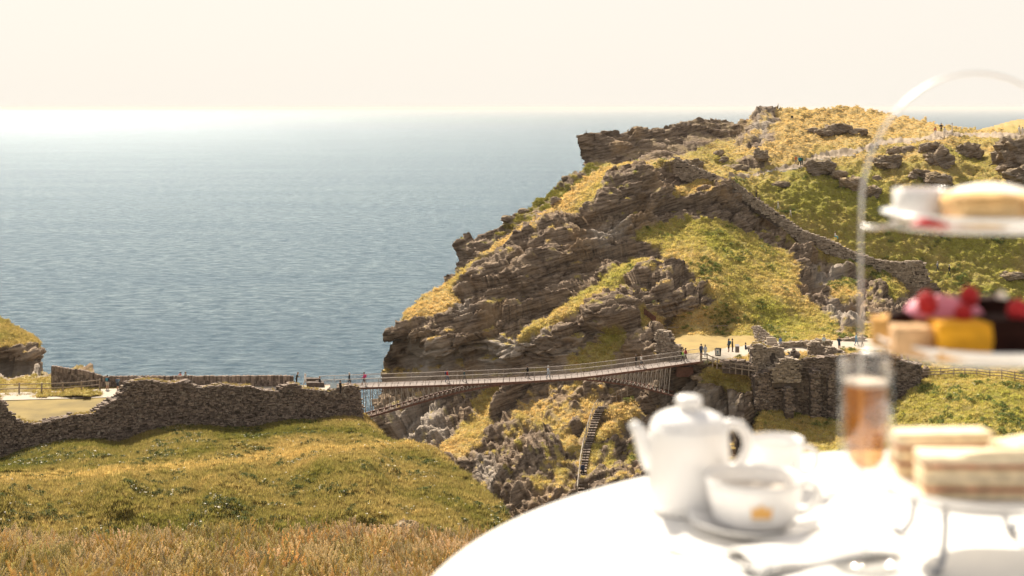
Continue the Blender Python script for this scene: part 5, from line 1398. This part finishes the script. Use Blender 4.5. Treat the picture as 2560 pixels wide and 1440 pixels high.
PPL('person in dark top with backpack and hands up on the gravel', 2098, 873, 33, z=LZ, top=(.04, .06, .09), legs=(.05, .07, .11), hair='brown', pose='phone', rz=.6, bag=BK, shorts=True)
PPL('person in light blue shirt near the wire handle', 2141, 864, 32, z=LZ, top=(.14, .33, .48), legs=(.1, .2, .34), hair='brown', pose='walk', rz=1.3)
PPL('person in brown near the wire handle', 2156, 866, 30, z=LZ, top=(.18, .11, .08), legs=(.2, .15, .12), hair='brown', pose='walk', rz=-1.2)
PPL('person in white and blue beside the glass', 2254, 908, 26, z=LZ - .3, top=(.5, .52, .62), legs=(.2, .25, .4), hair='brown', rz=.2)
PPL('person in dark red beside the glass', 2269, 908, 26, z=LZ - .3, top=(.25, .06, .06), legs=(.12, .08, .08), hair='brown', rz=.6)
PPL('grey haired person in grey on the lower island track', 2345, 672, 24, R=PLATEAU, top=(.3, .3, .31), legs=(.08, .09, .11), hair='grey', rz=1.5, pose='walk')
PPL('person in black on the lower island track', 2374, 681, 24, R=PLATEAU, top=BK, legs=(.05, .05, .06), hair='grey', rz=1.5, pose='walk')
PPL('person in white and teal resting by the ridge wall', 2088, 598, 22, Y=235.6, top=W_, legs=(.05, .35, .4), hair='brown', pose='sit', rz=1.2)
PPL('person in white on the turf behind the ridge wall, upper of two', 1944, 526, 20, R=PLATEAU, top=W_, legs=W_, hair='grey', rz=1.2, pose='walk')
PPL('person in white on the turf behind the ridge wall, lower of two', 1975, 548, 20, R=PLATEAU, top=W_, legs=(.45, .42, .4), hair='brown', rz=1.0, pose='walk')
PPL('person in black behind the ridge wall', 1889, 503, 20, R=PLATEAU, top=BK, legs=BK, hair='dark', rz=1.0)
PPL('person in orange on the plateau path', 1990, 412, 27, R=PLATEAU, top=(.55, .16, .06), legs=(.3, .26, .24), hair='brown', rz=.4, pose='walk')
PPL('person in bright teal on the plateau path', 1998, 413, 26, R=PLATEAU, top=(.02, .22, .28), legs=(.03, .04, .05), hair='dark', rz=.2, pose='walk')
PPL('person in dark green on the plateau path', 2005, 409, 28, R=PLATEAU, top=(.02, .085, .06), legs=(.02, .03, .03), hair='dark', rz=.2, pose='walk')
PPL('person in orange and white on the hilltop', 2337, 338, 25, R=PLATEAU, top=(.6, .22, .12), legs=W_, hair='brown', rz=.2)
PPL('person in black with hands on hips on the hilltop', 2352, 329, 25, R=PLATEAU, top=BK, legs=BK, hair='dark', rz=0, pose='hips')
PPL('person in white on the hilltop, between the black and the apart one', 2361, 338, 27, R=PLATEAU, top=W_, legs=(.6, .55, .5), hair='brown', rz=-.3)
PPL('person in white standing apart on the hilltop', 2381, 331, 25, R=PLATEAU, top=W_, legs=W_, hair='brown', rz=1.2)
PPL('person in white at the right edge of the hilltop, left of two', 2549, 338, 25, R=PLATEAU, top=W_, legs=(.6, .55, .48), hair='brown', rz=.4)
PPL('person in white at the right edge of the hilltop, right of two', 2558, 339, 24, R=PLATEAU, top=(.65, .6, .55), legs=W_, hair='grey', rz=-.4)
PPL('person in dark blue climbing the cliff stairs', 1457, 1190, 34, Y=171.0, top=(.03, .04, .08), legs=(.02, .025, .04), hair='dark', rz=.2, pose='walk')

# courtyard furniture: board, bin, small marker post
def yard_bits():
    p = gp(1795, 890, LZ); r = empty('sandwich_board', p); r.rotation_euler = (0, 0, -.5); tag(r, 'black framed sandwich board with a white notice at the island gate', 'sign')
    for s, nm in ((-1, 'front_panel'), (1, 'rear_panel')):
        m = MB(); M3 = Matrix.Rotation(-s * .22, 3, 'X'); m.box((0, s * .13, .52), (.75, .04, 1.05), M3); pn_ = m.build(nm, simple('black_board', (.02, .018, .017), .5), r)
        if s < 0:
            m = MB(); m.box((0, -.155, .55), (.60, .012, .80), M3); m.build('notice', simple('notice_white', (.66, .63, .57), .7), pn_)
            m = MB(); m.box((0, -.166, .57), (.2, .008, .22), M3); m.box((0, -.190, .36), (.34, .008, .06), M3); m.build('notice_print', simple('notice_blue', (.04, .12, .17), .7), pn_)
    p = gp(1843, 881, LZ); r = empty('litter_bin', p); tag(r, 'grey box litter bin with sloping top in the courtyard', 'bin')
    m = MB(); v = [(-.25, -.2, 0), (.25, -.2, 0), (.25, .2, 0), (-.25, .2, 0), (-.25, -.2, .8), (.25, -.2, .8), (.25, .2, 1.0), (-.25, .2, 1.0)]
    m.add([Vector(q) for q in v], [(0, 3, 2, 1), (0, 1, 5, 4), (1, 2, 6, 5), (2, 3, 7, 6), (3, 0, 4, 7)]); m.build('body', simple('bin_grey', (.17, .15, .14), .7), r)
    m = MB(); m.add([Vector(q) for q in ((-.28, -.24, .8), (.28, -.24, .8), (.28, .24, 1.02), (-.28, .24, 1.02), (-.28, -.24, .85), (.28, -.24, .85), (.28, .24, 1.07), (-.28, .24, 1.07))], [(4, 5, 6, 7), (0, 1, 5, 4), (1, 2, 6, 5), (2, 3, 7, 6), (3, 0, 4, 7), (3, 2, 1, 0)]); m.build('lid', simple('bin_lid', (.3, .27, .25), .6), r)
    p = at(PLATEAU, 1980, 300); r = empty('marker_post', p); tag(r, 'small dark marker sign on the golden hilltop', 'sign')
    m = MB(); m.box((0, 0, .4), (.08, .08, .9)); m.build('post', M_WOOD, r); m = MB(); m.box((0, -.05, .85), (.5, .03, .45)); m.build('panel', simple('black_board', (.02, .018, .017), .5), r)
    p = gp(834, 984, CZ); r = empty('notice_board', p); tag(r, 'small pale blue information board behind the end of the near ruined wall', 'sign')
    m = MB(); m.box((0, 0, .45), (.1, .1, .9)); m.build('post', M_WOOD, r); m = MB(); m.box((0, -.1, 1.0), (.8, .05, .7), Matrix.Rotation(-.5, 3, 'X')); m.build('panel', simple('pale_panel', (.5, .56, .58), .5), r)
yard_bits()
#@@PART6

# ------------------------------------------------------------------ the table
TZ = CAMZ - 0.47                # table top
def tp(px, py): return P(px, py, Yplane(py, TZ))
PORC = simple('white_porcelain', (0.82, 0.805, 0.79), 0.22, var=.01, spec=.5, coat=.25)
LINEN = simple('white_linen', (0.80, 0.78, 0.75), 0.95, var=.015, scale=40, bump=.05, spec=.1)
CHROME = simple('polished_steel', (0.72, 0.71, 0.70), 0.45, metal=0.9, var=.02)
def table():
    c = Vector((0.605, 1.255, TZ)); R0 = 0.708
    r = empty('round_table', (c.x, c.y, TZ - .75)); tag(r, 'round table under the white cloth at the lower right', 'table')
    m = MB(); m.lathe([(.001, .715), (R0 - .02, .715), (R0 - .015, .742), (.001, .742)], 64); m.build('table_top', M_WOOD, r, False)
    m = MB(); m.lathe([(.001, 0), (.28, 0), (.28, .03), (.05, .06), (.045, .7), (.12, .714)], 24); m.build('pedestal', M_WOOD, r, True)
    # cloth: flat top and falling skirt in folds
    prof = [0, .1, .2, .3, .4, .5, .6, .66, .69, .705]; N = 160
    V, Fs = [], []
    rings = [(q, 0.0, 0.0) for q in prof[1:]] + [(R0 - .002, -.004, 0), (R0 + .006, -.014, .001), (R0 + .012, -.03, .003), (R0 + .016, -.07, .008), (R0 + .022, -.14, .017), (R0 + .03, -.22, .026), (R0 + .04, -.31, .036), (R0 + .05, -.40, .045)]
    for q, z, fo in rings:
        for k in range(N):
            a = 2 * math.pi * k / N
            rr = q + fo * (math.sin(13 * a + .6 * math.sin(3 * a)) + .4 * math.sin(29 * a))
            zz = z + (0.0012 * math.sin(9 * q * math.cos(a) * 6) * math.sin(7 * q * math.sin(a) * 5) if q < R0 - .02 else 0)
            V.append((rr * math.cos(a), rr * math.sin(a), zz))
    for i in range(len(rings) - 1):
        for k in range(N): Fs.append((i * N + k, i * N + (k + 1) % N, (i + 1) * N + (k + 1) % N, (i + 1) * N + k))
    V.append((0, 0, 0)); ci = len(V) - 1
    for k in range(N): Fs.append((ci, k, (k + 1) % N, (k + 1) % N))
    me = bpy.data.meshes.new('tablecloth'); me.from_pydata(V, [], [f if f[2] != f[3] else f[:3] for f in Fs]); me.update()
    o = link('tablecloth', me, LINEN, smooth=True); o.location = c - Vector((0, 0, .001)); tag(o, 'plain white linen cloth draped over the round table', 'tablecloth')
table()
def cup_handle(m, c, r0, z0, z1, out, rad, ang):
    d = Vector((math.cos(ang), math.sin(ang), 0)); pts = []
    for i in range(15):
        t = i / 14; a = math.pi * (t - .5)
        pts.append(Vector(c) + d * (r0 + out * math.cos(a) ** .8 if abs(math.cos(a)) > 1e-3 else r0) + Vector((0, 0, (z0 + z1) / 2 + (z1 - z0) / 2 * math.sin(a))))
    m.tube(pts, rad, 10)
def tea_things():
    # teapot
    b = tp(1722, 1272); r = empty('teapot', b); r.scale = (.93, .93, .87); tag(r, 'tall white porcelain teapot with domed lid', 'teapot')
    m = MB(); m.lathe([(.001, 0), (.046, 0), (.052, .004), (.053, .02), (.0515, .06), (.050, .09), (.0495, .108), (.048, .114), (.041, .116)], 48); body = m.build('body', PORC, r, True)
    m = MB(); m.lathe([(.047, .1145), (.0465, .118), (.041, .125), (.030, .1305), (.018, .1335), (.014, .135), (.001, .1355)], 40); lid = m.build('lid', PORC, r, True)
    m = MB(); m.lathe([(.012, .134), (.015, .139), (.0175, .146), (.015, .151), (.008, .153), (.001, .1535)], 24); m.build('knob', PORC, lid, True)
    m = MB(); m.tube([(-.043, 0, .058), (-.053, 0, .078), (-.059, 0, .095), (-.065, 0, .108), (-.072, 0, .115)], [.014, .0125, .0105, .008, .0062], 16); m.build('spout', PORC, r, True)
    m = MB(); m.tube([(.042, 0, .108), (.052, 0, .114), (.064, 0, .112), (.073, 0, .100), (.075, 0, .084), (.069, 0, .066), (.059, 0, .052), (.051, 0, .046)], [.0085, .008, .0075, .0075, .007, .007, .0075, .0085], 12); m.build('handle', PORC, r, True)
    # milk jug
    b = tp(1942, 1213); r = empty('milk_jug', b); r.scale = (.95, .95, .86); tag(r, 'small white porcelain milk jug behind the teacup', 'jug')
    m = MB(); m.lathe([(.001, 0), (.026, 0), (.031, .004), (.0335, .02), (.0345, .045), (.0335, .062), (.035, .068), (.033, .068), (.031, .05), (.031, .02), (.001, .006)], 40)
    v = np.array(m.v); sel = v[:, 2] > .055; v[sel, 0] -= np.clip(-v[sel, 0] - .02, 0, 1) * .5; m.v = [tuple(q) for q in v]
    m.build('body', PORC, r, True)
    m = MB(); cup_handle(m, (0, 0, 0), .031, .018, .056, .022, .0045, 0); m.build('handle', PORC, r, True)
    # teacup and saucer
    b = tp(1885, 1322); r = empty('saucer', b); tag(r, 'white saucer under the crested teacup', 'saucer')
    m = MB(); m.lathe([(.001, .003), (.03, .003), (.035, .004), (.05, .008), (.068, .014), (.074, .016), (.0735, .0135), (.05, .004), (.034, 0), (.001, 0)], 56); m.build('dish', PORC, r, True)
    b2 = b + Vector((0, 0, .0045)); r = empty('teacup', b2); r.scale = (1, 1, .93); tag(r, 'white porcelain teacup with a gold castle crest on its front', 'teacup')
    prof = [(.001, 0), (.034, 0), (.036, .003), (.0425, .006), (.047, .014), (.0503, .03), (.0532, .05), (.0545, .0585), (.053, .0585), (.0515, .05), (.0485, .03), (.044, .016), (.001, .011)]
    m = MB(); m.lathe(prof, 56); m.build('bowl', PORC, r, True)
    m = MB(); m.tube([(.050, 0, .047), (.060, 0, .051), (.070, 0, .046), (.073, 0, .036), (.068, 0, .024), (.056, 0, .015), (.046, 0, .014)], [.005, .0045, .004, .004, .004, .0045, .005], 10); m.build('handle', PORC, r, True)
    m = MB(); m.lathe([(.001, .040), (.0492, .040)], 40); m.build('tea', simple('milky_tea', (.62, .55, .47), .2, var=.02), r, True)
    # crest: a gold battlement outline curved to the bowl
    gold = simple('gold_print', (.75, .42, .12), .4, var=.05); me = MB()
    def on(u, z, off=.0006):
        rr = np.interp(z, [.014, .03, .05, .0585], [.047, .0503, .0532, .0545]) + off; a = -math.pi / 2 + u / .05
        return Vector((rr * math.cos(a), rr * math.sin(a), z))
    def patch(mm, u0, u1, z0, z1):
        n = 6; v = []
        for i in range(n + 1):
            u = u0 + (u1 - u0) * i / n; v += [on(u, z0), on(u, z1)]
        mm.add(v, [(2 * i, 2 * i + 2, 2 * i + 3, 2 * i + 1) for i in range(n)])
    patch(me, -.011, .011, .022, .0335)
    for u in (-.011, -.0055, .002, .0085): patch(me, u, u + .0025, .0337, .036)
    patch(me, -.0025, .0015, .0337, .0385)
    me.build('crest', gold, r)
    m2 = MB()
    for i in range(9): patch(m2, -.012 + i * .0027, -.0105 + i * .0027, .0175, .0195)
    m2.build('crest_lettering', simple('brown_print', (.3, .24, .18), .5), r)
    # napkin and teaspoon
    b = tp(2030, 1395); o = MB(); nx, ny = 28, 10; V, Fs = [], []
    for j in range(ny + 1):
        for i in range(nx + 1):
            u, v = i / nx, j / ny
            V.append((-.085 + .17 * u, -.04 + .085 * v + .014 * math.sin(3 * u), .004 + .012 * math.exp(-((v - .5) / .33) ** 2) + .003 * math.sin(9 * u + 4 * v)))
    Fs = [(j * (nx + 1) + i, j * (nx + 1) + i + 1, (j + 1) * (nx + 1) + i + 1, (j + 1) * (nx + 1) + i) for j in range(ny) for i in range(nx)]
    me_ = bpy.data.meshes.new('napkin'); me_.from_pydata(V, [], Fs); me_.update(); nk = link('napkin', me_, LINEN, smooth=True)
    sm = nk.modifiers.new('thick', 'SOLIDIFY'); sm.thickness = .004; sm.offset = -1
    nk.location = b; nk.rotation_euler = (0, 0, .35); tag(nk, 'folded white napkin lying in front of the teacup', 'napkin')
    b = tp(1895, 1432); r = empty('teaspoon', b + Vector((0, 0, .002)), 2.5); tag(r, 'steel teaspoon lying at the bottom edge of the table', 'spoon')
    m = MB(); m.lathe([(.001, 0), (.006, .0008), (.011, .003), (.013, .006), (.0122, .0062), (.010, .004), (.001, .0015)], 24)
    v = np.array(m.v); v[:, 0] *= 1.7; m.v = [tuple(q) for q in v]; m.build('bowl', CHROME, r, True)
    m = MB(); m.tube([(.02, 0, .005), (.04, 0, .006), (.07, 0, .004), (.105, 0, .003)], [.002, .0016, .0022, .0035], 8); m.build('handle', CHROME, r, True)
tea_things()

def glass_mat(name, col, ior=1.45, rough=0.0):
    m = bpy.data.materials.new(name); m.use_nodes = True; n, l = nt(m)
    b = n['Principled BSDF']; b.inputs['Base Color'].default_value = (*col, 1); b.inputs['Roughness'].default_value = rough
    b.inputs['IOR'].default_value = ior; b.inputs['Transmission Weight'].default_value = 1.0
    return m
def flute():
    b = tp(2165, 1420); r = empty('champagne_flute', b); tag(r, 'champagne flute of rose wine standing left of the cake stand', 'glass')
    G = bpy.data.materials.new('thin_clear_glass'); G.use_nodes = True; n, l = nt(G); n.remove(n['Principled BSDF'])
    tr = n.new('ShaderNodeBsdfTransparent'); tr.inputs[0].default_value = (.93, .93, .925, 1); gl = n.new('ShaderNodeBsdfGlossy'); gl.inputs['Roughness'].default_value = .02
    lw = n.new('ShaderNodeLayerWeight'); pw = n.new('ShaderNodeMath'); pw.operation = 'POWER'; pw.inputs[1].default_value = 2.2; l.new(lw.outputs['Facing'], pw.inputs[0])
    fm = n.new('ShaderNodeMath'); fm.operation = 'MULTIPLY_ADD'; fm.inputs[1].default_value = .6; fm.inputs[2].default_value = .05; l.new(pw.outputs[0], fm.inputs[0]); ms = n.new('ShaderNodeMixShader')
    l.new(fm.outputs[0], ms.inputs[0]); l.new(tr.outputs[0], ms.inputs[1]); l.new(gl.outputs[0], ms.inputs[2]); l.new(ms.outputs[0], n['Material Output'].inputs['Surface'])
    out = [(.001, 0), (.032, 0), (.033, .0015), (.012, .004), (.005, .009), (.0038, .02), (.0038, .055), (.006, .066), (.013, .078), (.0205, .096), (.0262, .122), (.0278, .15), (.0276, .185), (.0268, .213)]
    inn = [(.0225, .213), (.0222, .185), (.0215, .15), (.0205, .13), (.0178, .113), (.012, .104), (.005, .1012), (.0005, .101)]
    m = MB(); m.lathe(out + inn, 48); m.build('glass', G, r, True)
    wine = bpy.data.materials.new('rose_wine'); wine.use_nodes = True; n, l = nt(wine); n.remove(n['Principled BSDF'])
    t2 = n.new('ShaderNodeBsdfTransparent'); t2.inputs[0].default_value = (.90, .68, .40, 1); d2 = n.new('ShaderNodeBsdfTranslucent'); d2.inputs[0].default_value = (.85, .36, .12, 1)
    m2 = n.new('ShaderNodeMixShader'); m2.inputs[0].default_value = .14; l.new(t2.outputs[0], m2.inputs[1]); l.new(d2.outputs[0], m2.inputs[2])
    g2 = n.new('ShaderNodeBsdfGlossy'); g2.inputs['Roughness'].default_value = .05; m3 = n.new('ShaderNodeMixShader'); m3.inputs[0].default_value = .06
    l.new(m2.outputs[0], m3.inputs[1]); l.new(g2.outputs[0], m3.inputs[2]); l.new(m3.outputs[0], n['Material Output'].inputs['Surface'])
    fo = MB(); fo.lathe([(.0005, .1882), (.0218, .1882), (.0218, .1915), (.017, .1925), (.0005, .193)], 40); fo.build('foam', simple('wine_foam', (.82, .70, .58), .8, var=.06, scale=300), r, True)
    m = MB(); m.lathe([(.0005, .1016), (.006, .1018), (.0118, .1046), (.0175, .1134), (.0202, .1302), (.0212, .15), (.0218, .1875), (.0005, .1875)], 48); m.build('wine', wine, r, True)
flute()

def cake_stand():
    c = P(2440, 1300, 1.5); cx, cy = c.x, 1.5
    r = empty('cake_stand', (cx, cy, TZ)); tag(r, 'three tier cake stand with white plates and arched wire handle', 'cake stand')
    tiers = [CAMZ - .405 - TZ, CAMZ - .256 - TZ, CAMZ - .124 - TZ]; rad = [.104, .104, .098]
    for z, q in zip(tiers, rad):
        m = MB(); m.lathe([(.001, 0), (.062, 0), (.068, -.004), (.070, 0), (q - .012, .006), (q, .0125), (q - .001, .0145), (q - .014, .0085), (.066, .0035), (.001, .0035)], 64); pl = m.build('plate', PORC, r, True)
        m = MB(); pts = [(.088 * math.cos(a), .088 * math.sin(a), -.001) for a in np.linspace(0, 2 * math.pi, 41)[:-1]]
        m.tube([Vector(p) for p in pts], .0022, 8, False, True); m.build('ring', CHROME, r, True)
        # arms that tie the ring to the uprights
        for s in (-1, 1):
            m = MB(); m.tube([(s * .087, 0, -.001), (s * .105, 0, -.003), (s * .1215, 0, -.002)], .002, 8); m.build('bracket', CHROME, r, True)
        for o_ in (pl,) + tuple(x for x in r.children if x.name.split('.')[0] in ('ring', 'bracket') and x.get('done') is None): o_.location = (0, 0, z); o_['done'] = 1
    for o_ in r.children:
        if 'done' in o_: del o_['done']
    W = .1215; top = CAMZ + .036 - TZ
    m = MB(); pts = [(-W, 0, tiers[0] - .01), (-W, 0, .2), (-W, 0, .33)]
    zc = .36
    for i in range(1, 24):
        a = math.pi * (1 - i / 24); pts.append((W * math.cos(a), 0, zc + (top - zc) * math.sin(a)))
    pts += [(W, 0, .33), (W, 0, .2), (W, 0, tiers[0] - .01)]
    m.tube([Vector(p) for p in pts], .0016, 10); m.build('wire_handle', CHROME, r, True)
    for a in (-2.3, -.85, .85, 2.3):
        d = Vector((math.cos(a), math.sin(a), 0)); m = MB()
        m.tube([d * .075 + Vector((0, 0, tiers[0] - .002)), d * .073 + Vector((0, 0, .045)), d * .077 + Vector((0, 0, .018)), d * .086 + Vector((0, 0, .005)), d * .098 + Vector((0, 0, .004)), d * .104 + Vector((0, 0, .008))], [.004, .0035, .0035, .004, .0045, .003], 8)
        m.build('foot', simple('foot_steel', (.30, .31, .34), .35, metal=.8, var=.05), r, True)
    return cx, cy, [TZ + z + .0037 for z in tiers]
SX, SY, TIER = cake_stand()
def loc(px, Y, tier, dz=0.0): p = P(px, 700, Y); return Vector((p.x, Y, TIER[tier] + dz))
BREAD = simple('bread_crumb', (.70, .56, .36), .9, var=.3, scale=70, bump=.2)
CRUST = simple('bread_top', (.80, .68, .48), .9, var=.16, scale=60, bump=.2)
def slab(m, cx, cy, z, dx, dy, dz, rz, jit=.0012):
    b_ = bmesh.new(); bmesh.ops.create_cube(b_, size=1.0)
    bmesh.ops.subdivide_edges(b_, edges=b_.edges[:], cuts=7, use_grid_fill=True)
    v = np.array([q.co for q in b_.verts]) * np.array([dx, dy, dz])
    off = random.uniform(0, 90); a = fbm(v * 90 + off, 3); a2 = fbm(v * 260 + off, 2)
    rad = v / (np.linalg.norm(v, axis=1)[:, None] + 1e-9)
    v = v + rad * (a * .0022 + a2 * .0011)[:, None] * min(1.0, dz / .012)
    for q, c_ in zip(b_.verts, v): q.co = c_ + np.array([cx, cy, z + dz / 2])
    b_.verts.index_update(); m.add([q.co.copy() for q in b_.verts], [tuple(q.index for q in f.verts) for f in b_.faces]); b_.free()
def soft(o, w=.003, seg=3):
    o.data.polygons.foreach_set('use_smooth', [True] * len(o.data.polygons))
def sandwich(label, p, dx, dy, rz, fills, layers, th=.0095):
    r = empty('finger_sandwich', p, rz); tag(r, label, 'sandwich', 'finger sandwiches on the bottom plate')
    z = .0005
    for i in range(layers):
        m = MB(); slab(m, 0, 0, z, dx, dy, th, 0); soft(m.build('bread_slice', BREAD if i < layers - 1 else CRUST, r), .0022); z += th + .0004
        if i < layers - 1:
            m = MB(); slab(m, 0, 0, z, dx * .985, dy * .97, .0044, 0, .0016); soft(m.build('filling', fills[i % len(fills)], r), .0015); z += .0046
HAM = simple('ham_filling', (.36, .12, .06), .6, var=.5, scale=90); CHS = simple('pale_filling', (.74, .63, .46), .7, var=.25, scale=60)
sandwich('finger sandwich with red filling at the back of the bottom plate', loc(2352, 1.555, 0), .106, .032, .06, [HAM], 3, .0125)
sandwich('large triple layer sandwich at the front of the bottom plate', loc(2455, 1.475, 0), .130, .042, -.03, [HAM, CHS, HAM], 4, .0068)
sandwich('sandwich hidden behind the front one at the right of the bottom plate', loc(2560, 1.53, 0), .07, .035, .5, [CHS], 3, .011)
# middle tier
def block(name, label, p, dim, rz, mat, top=None, bev=.003, cat='cake', tname='icing'):
    r = empty(name, p, rz); tag(r, label, cat, 'cakes on the middle plate')
    m = MB(); slab(m, 0, 0, 0, *dim, 0); soft(m.build('sponge', mat, r), bev)
    if top:
        m = MB(); slab(m, 0, 0, dim[2] + .0003, dim[0] * .96, dim[1] * .96, .004, 0); soft(m.build(tname, top, r), .0015)
SPO = simple('golden_sponge', (.62, .34, .10), .9, var=.15, scale=80, bump=.2); SPP = simple('pale_sponge', (.60, .38, .20), .9, var=.15, scale=80, bump=.2)
ORG = simple('orange_sponge', (.70, .34, .015), .85, var=.12, scale=70, bump=.2); CHO = simple('dark_chocolate', (.02, .007, .005), .85, var=.3, scale=60, spec=.1)
PNK = simple('pink_icing', (.62, .20, .28), .6, var=.12, scale=30); RSP = simple('raspberry_red', (.48, .02, .025), .45, var=.2, scale=200); CRM = simple('cream_icing', (.80, .74, .66), .6, var=.04)
block('sponge_slice', 'golden sponge slice at the left rim of the middle plate', loc(2222, 1.505, 1), (.024, .03, .030), .35, SPO)
block('sponge_slice', 'pale layered sponge slice second from the left on the middle plate', loc(2278, 1.455, 1), (.038, .03, .029), -.05, SPP)
block('orange_cake', 'bright orange square cake at the front of the middle plate', loc(2398, 1.445, 1), (.054, .045, .031), .0, ORG, ORG, .004)
block('chocolate_cake', 'dark chocolate cake right of the orange cake', loc(2520, 1.45, 1), (.055, .05, .034), .05, CHO, CHO)
block('chocolate_cake', 'dark chocolate cake at the back of the middle plate', loc(2450, 1.52, 1), (.06, .04, .045), .1, CHO, CHO)
block('sponge_slice', 'brown sponge slice hidden behind the pink cake', loc(2330, 1.51, 1), (.07, .035, .034), .1, SPO)
def dome(name, label, p, rx, ry, rz_, mat, cat, grp, seed=1, bump=.03, n=18):
    prof = [(math.cos(a) * 1.0 + .0001, math.sin(a)) for a in np.linspace(0, math.pi / 2, 9)]
    m = MB(); m.lathe([(.0001, 0)] + prof, n); v = np.array(m.v) * np.array([rx, ry, rz_]); v = v * (1 + bump * fbm(v / max(rx, ry) * 1.5 + seed * 9.1, 3)[:, None]); m.v = [tuple(q) for q in v]
    o = m.build(name, mat, None, True); o.location = p; tag(o, label, cat, grp); return o
dome('pink_meringue', 'glossy pink iced cake on top of the middle tier', loc(2352, 1.49, 1, .034), .042, .026, .022, PNK, 'cake', 'cakes on the middle plate', 2, .18)
def raspberry(label, p, s):
    m = MB(); bm_ = bmesh.new(); 
    for k in range(46):
        z = 1 - 2 * (k + .5) / 46; a = k * 2.39996; q = math.sqrt(1 - z * z); cc = Vector((q * math.cos(a) * .85, q * math.sin(a) * .85, z)) * s
        bmesh.ops.create_icosphere(bm_, subdivisions=1, radius=s * .26, matrix=Matrix.Translation(cc))
    bmesh.ops.create_icosphere(bm_, subdivisions=2, radius=s * .9, matrix=Matrix.Identity(4))
    me_ = bpy.data.meshes.new('raspberry'); bm_.to_mesh(me_); bm_.free(); o = link('raspberry', me_, RSP, smooth=True); o.location = p; tag(o, label, 'raspberry', 'raspberries on the middle plate')
raspberry('red raspberry on the left of the pink cake', loc(2318, 1.47, 1, .050), .0105)
raspberry('red raspberry on the right of the pink cake', loc(2424, 1.475, 1, .056), .0095)
raspberry('dark red raspberry tucked under the pink cake', loc(2408, 1.455, 1, .041), .0085)
raspberry('red raspberry at the right edge of the picture', loc(2546, 1.445, 1, .045), .011)
dome('chocolate_truffle', 'dark chocolate leaf at the left of the pink cake', loc(2250, 1.48, 1, .030), 0.013, .012, .012, CHO, 'chocolate', 'cakes on the middle plate', 5, .1)
dome('cream_pearl', 'small pale cream pearl on the chocolate cake', loc(2504, 1.50, 1, .050), .006, .006, .009, CRM, 'cream', 'cakes on the middle plate', 6, .05)
# top tier
SCN = simple('baked_scone', (.66, .40, .16), .8, var=.25, scale=45, bump=.25); SCS = simple('scone_side', (.76, .52, .26), .9, var=.12, scale=60, bump=.3)
def scone(label, p, rr, h, seed):
    r = empty('scone', p); tag(r, label, 'scone', 'scones on the top plate'); random.seed(seed)
    m = MB(); m.lathe([(.001, 0), (rr * .92, 0), (rr, h * .2), (rr * .97, h * .45), (rr * 1.02, h * .7)], 28, wob=.02); m.build('crumb', SCS, r, True)
    m = MB(); m.lathe([(rr * 1.02, h * .69), (rr * 1.0, h * .85), (rr * .8, h * .97), (rr * .4, h * 1.02), (.001, h * 1.03)], 28, wob=.012); m.build('crust', SCN, r, True)
scone('golden scone at the front of the top plate', loc(2450, 1.45, 2), .039, .034, 3)
scone('golden scone partly cut off at the right of the top plate', loc(2575, 1.48, 2), .034, .030, 4)
r_ = empty('ramekin', loc(2303, 1.495, 2)); tag(r_, 'white porcelain ramekin of jam on the left of the top plate', 'ramekin')
_m = MB(); _m.lathe([(.001, 0), (.026, 0), (.0285, .003), (.029, .034), (.0275, .035), (.0265, .033), (.0265, .006), (.001, .005)], 40); _m.build('dish', PORC, r_, True)
_m = MB(); _m.lathe([(.0005, .0302), (.026, .0298)], 32); _m.build('jam', simple('strawberry_jam', (.38, .015, .015), .25, var=.2, scale=90), r_, True)
dome('strawberry_slice', 'red strawberry slice lying in front of the ramekin', loc(2327, 1.435, 2, 0), .020, .010, .0085, RSP, 'strawberry', None, 8, .06)
r_ = empty('cream_bowl', loc(2480, 1.545, 2)); r_.scale = (1, 1, .8); tag(r_, 'wide white bowl of clotted cream behind the scone', 'bowl')
_m = MB(); _m.lathe([(.001, 0), (.03, 0), (.04, .008), (.047, .026), (.049, .036), (.0475, .036), (.044, .024), (.001, .018)], 40); _m.build('dish', PORC, r_, True)
_m = MB(); _m.lathe([(.046, .034), (.035, .041), (.018, .046), (.0005, .048)], 32, wob=.03); _m.build('clotted_cream', CRM, r_, True)
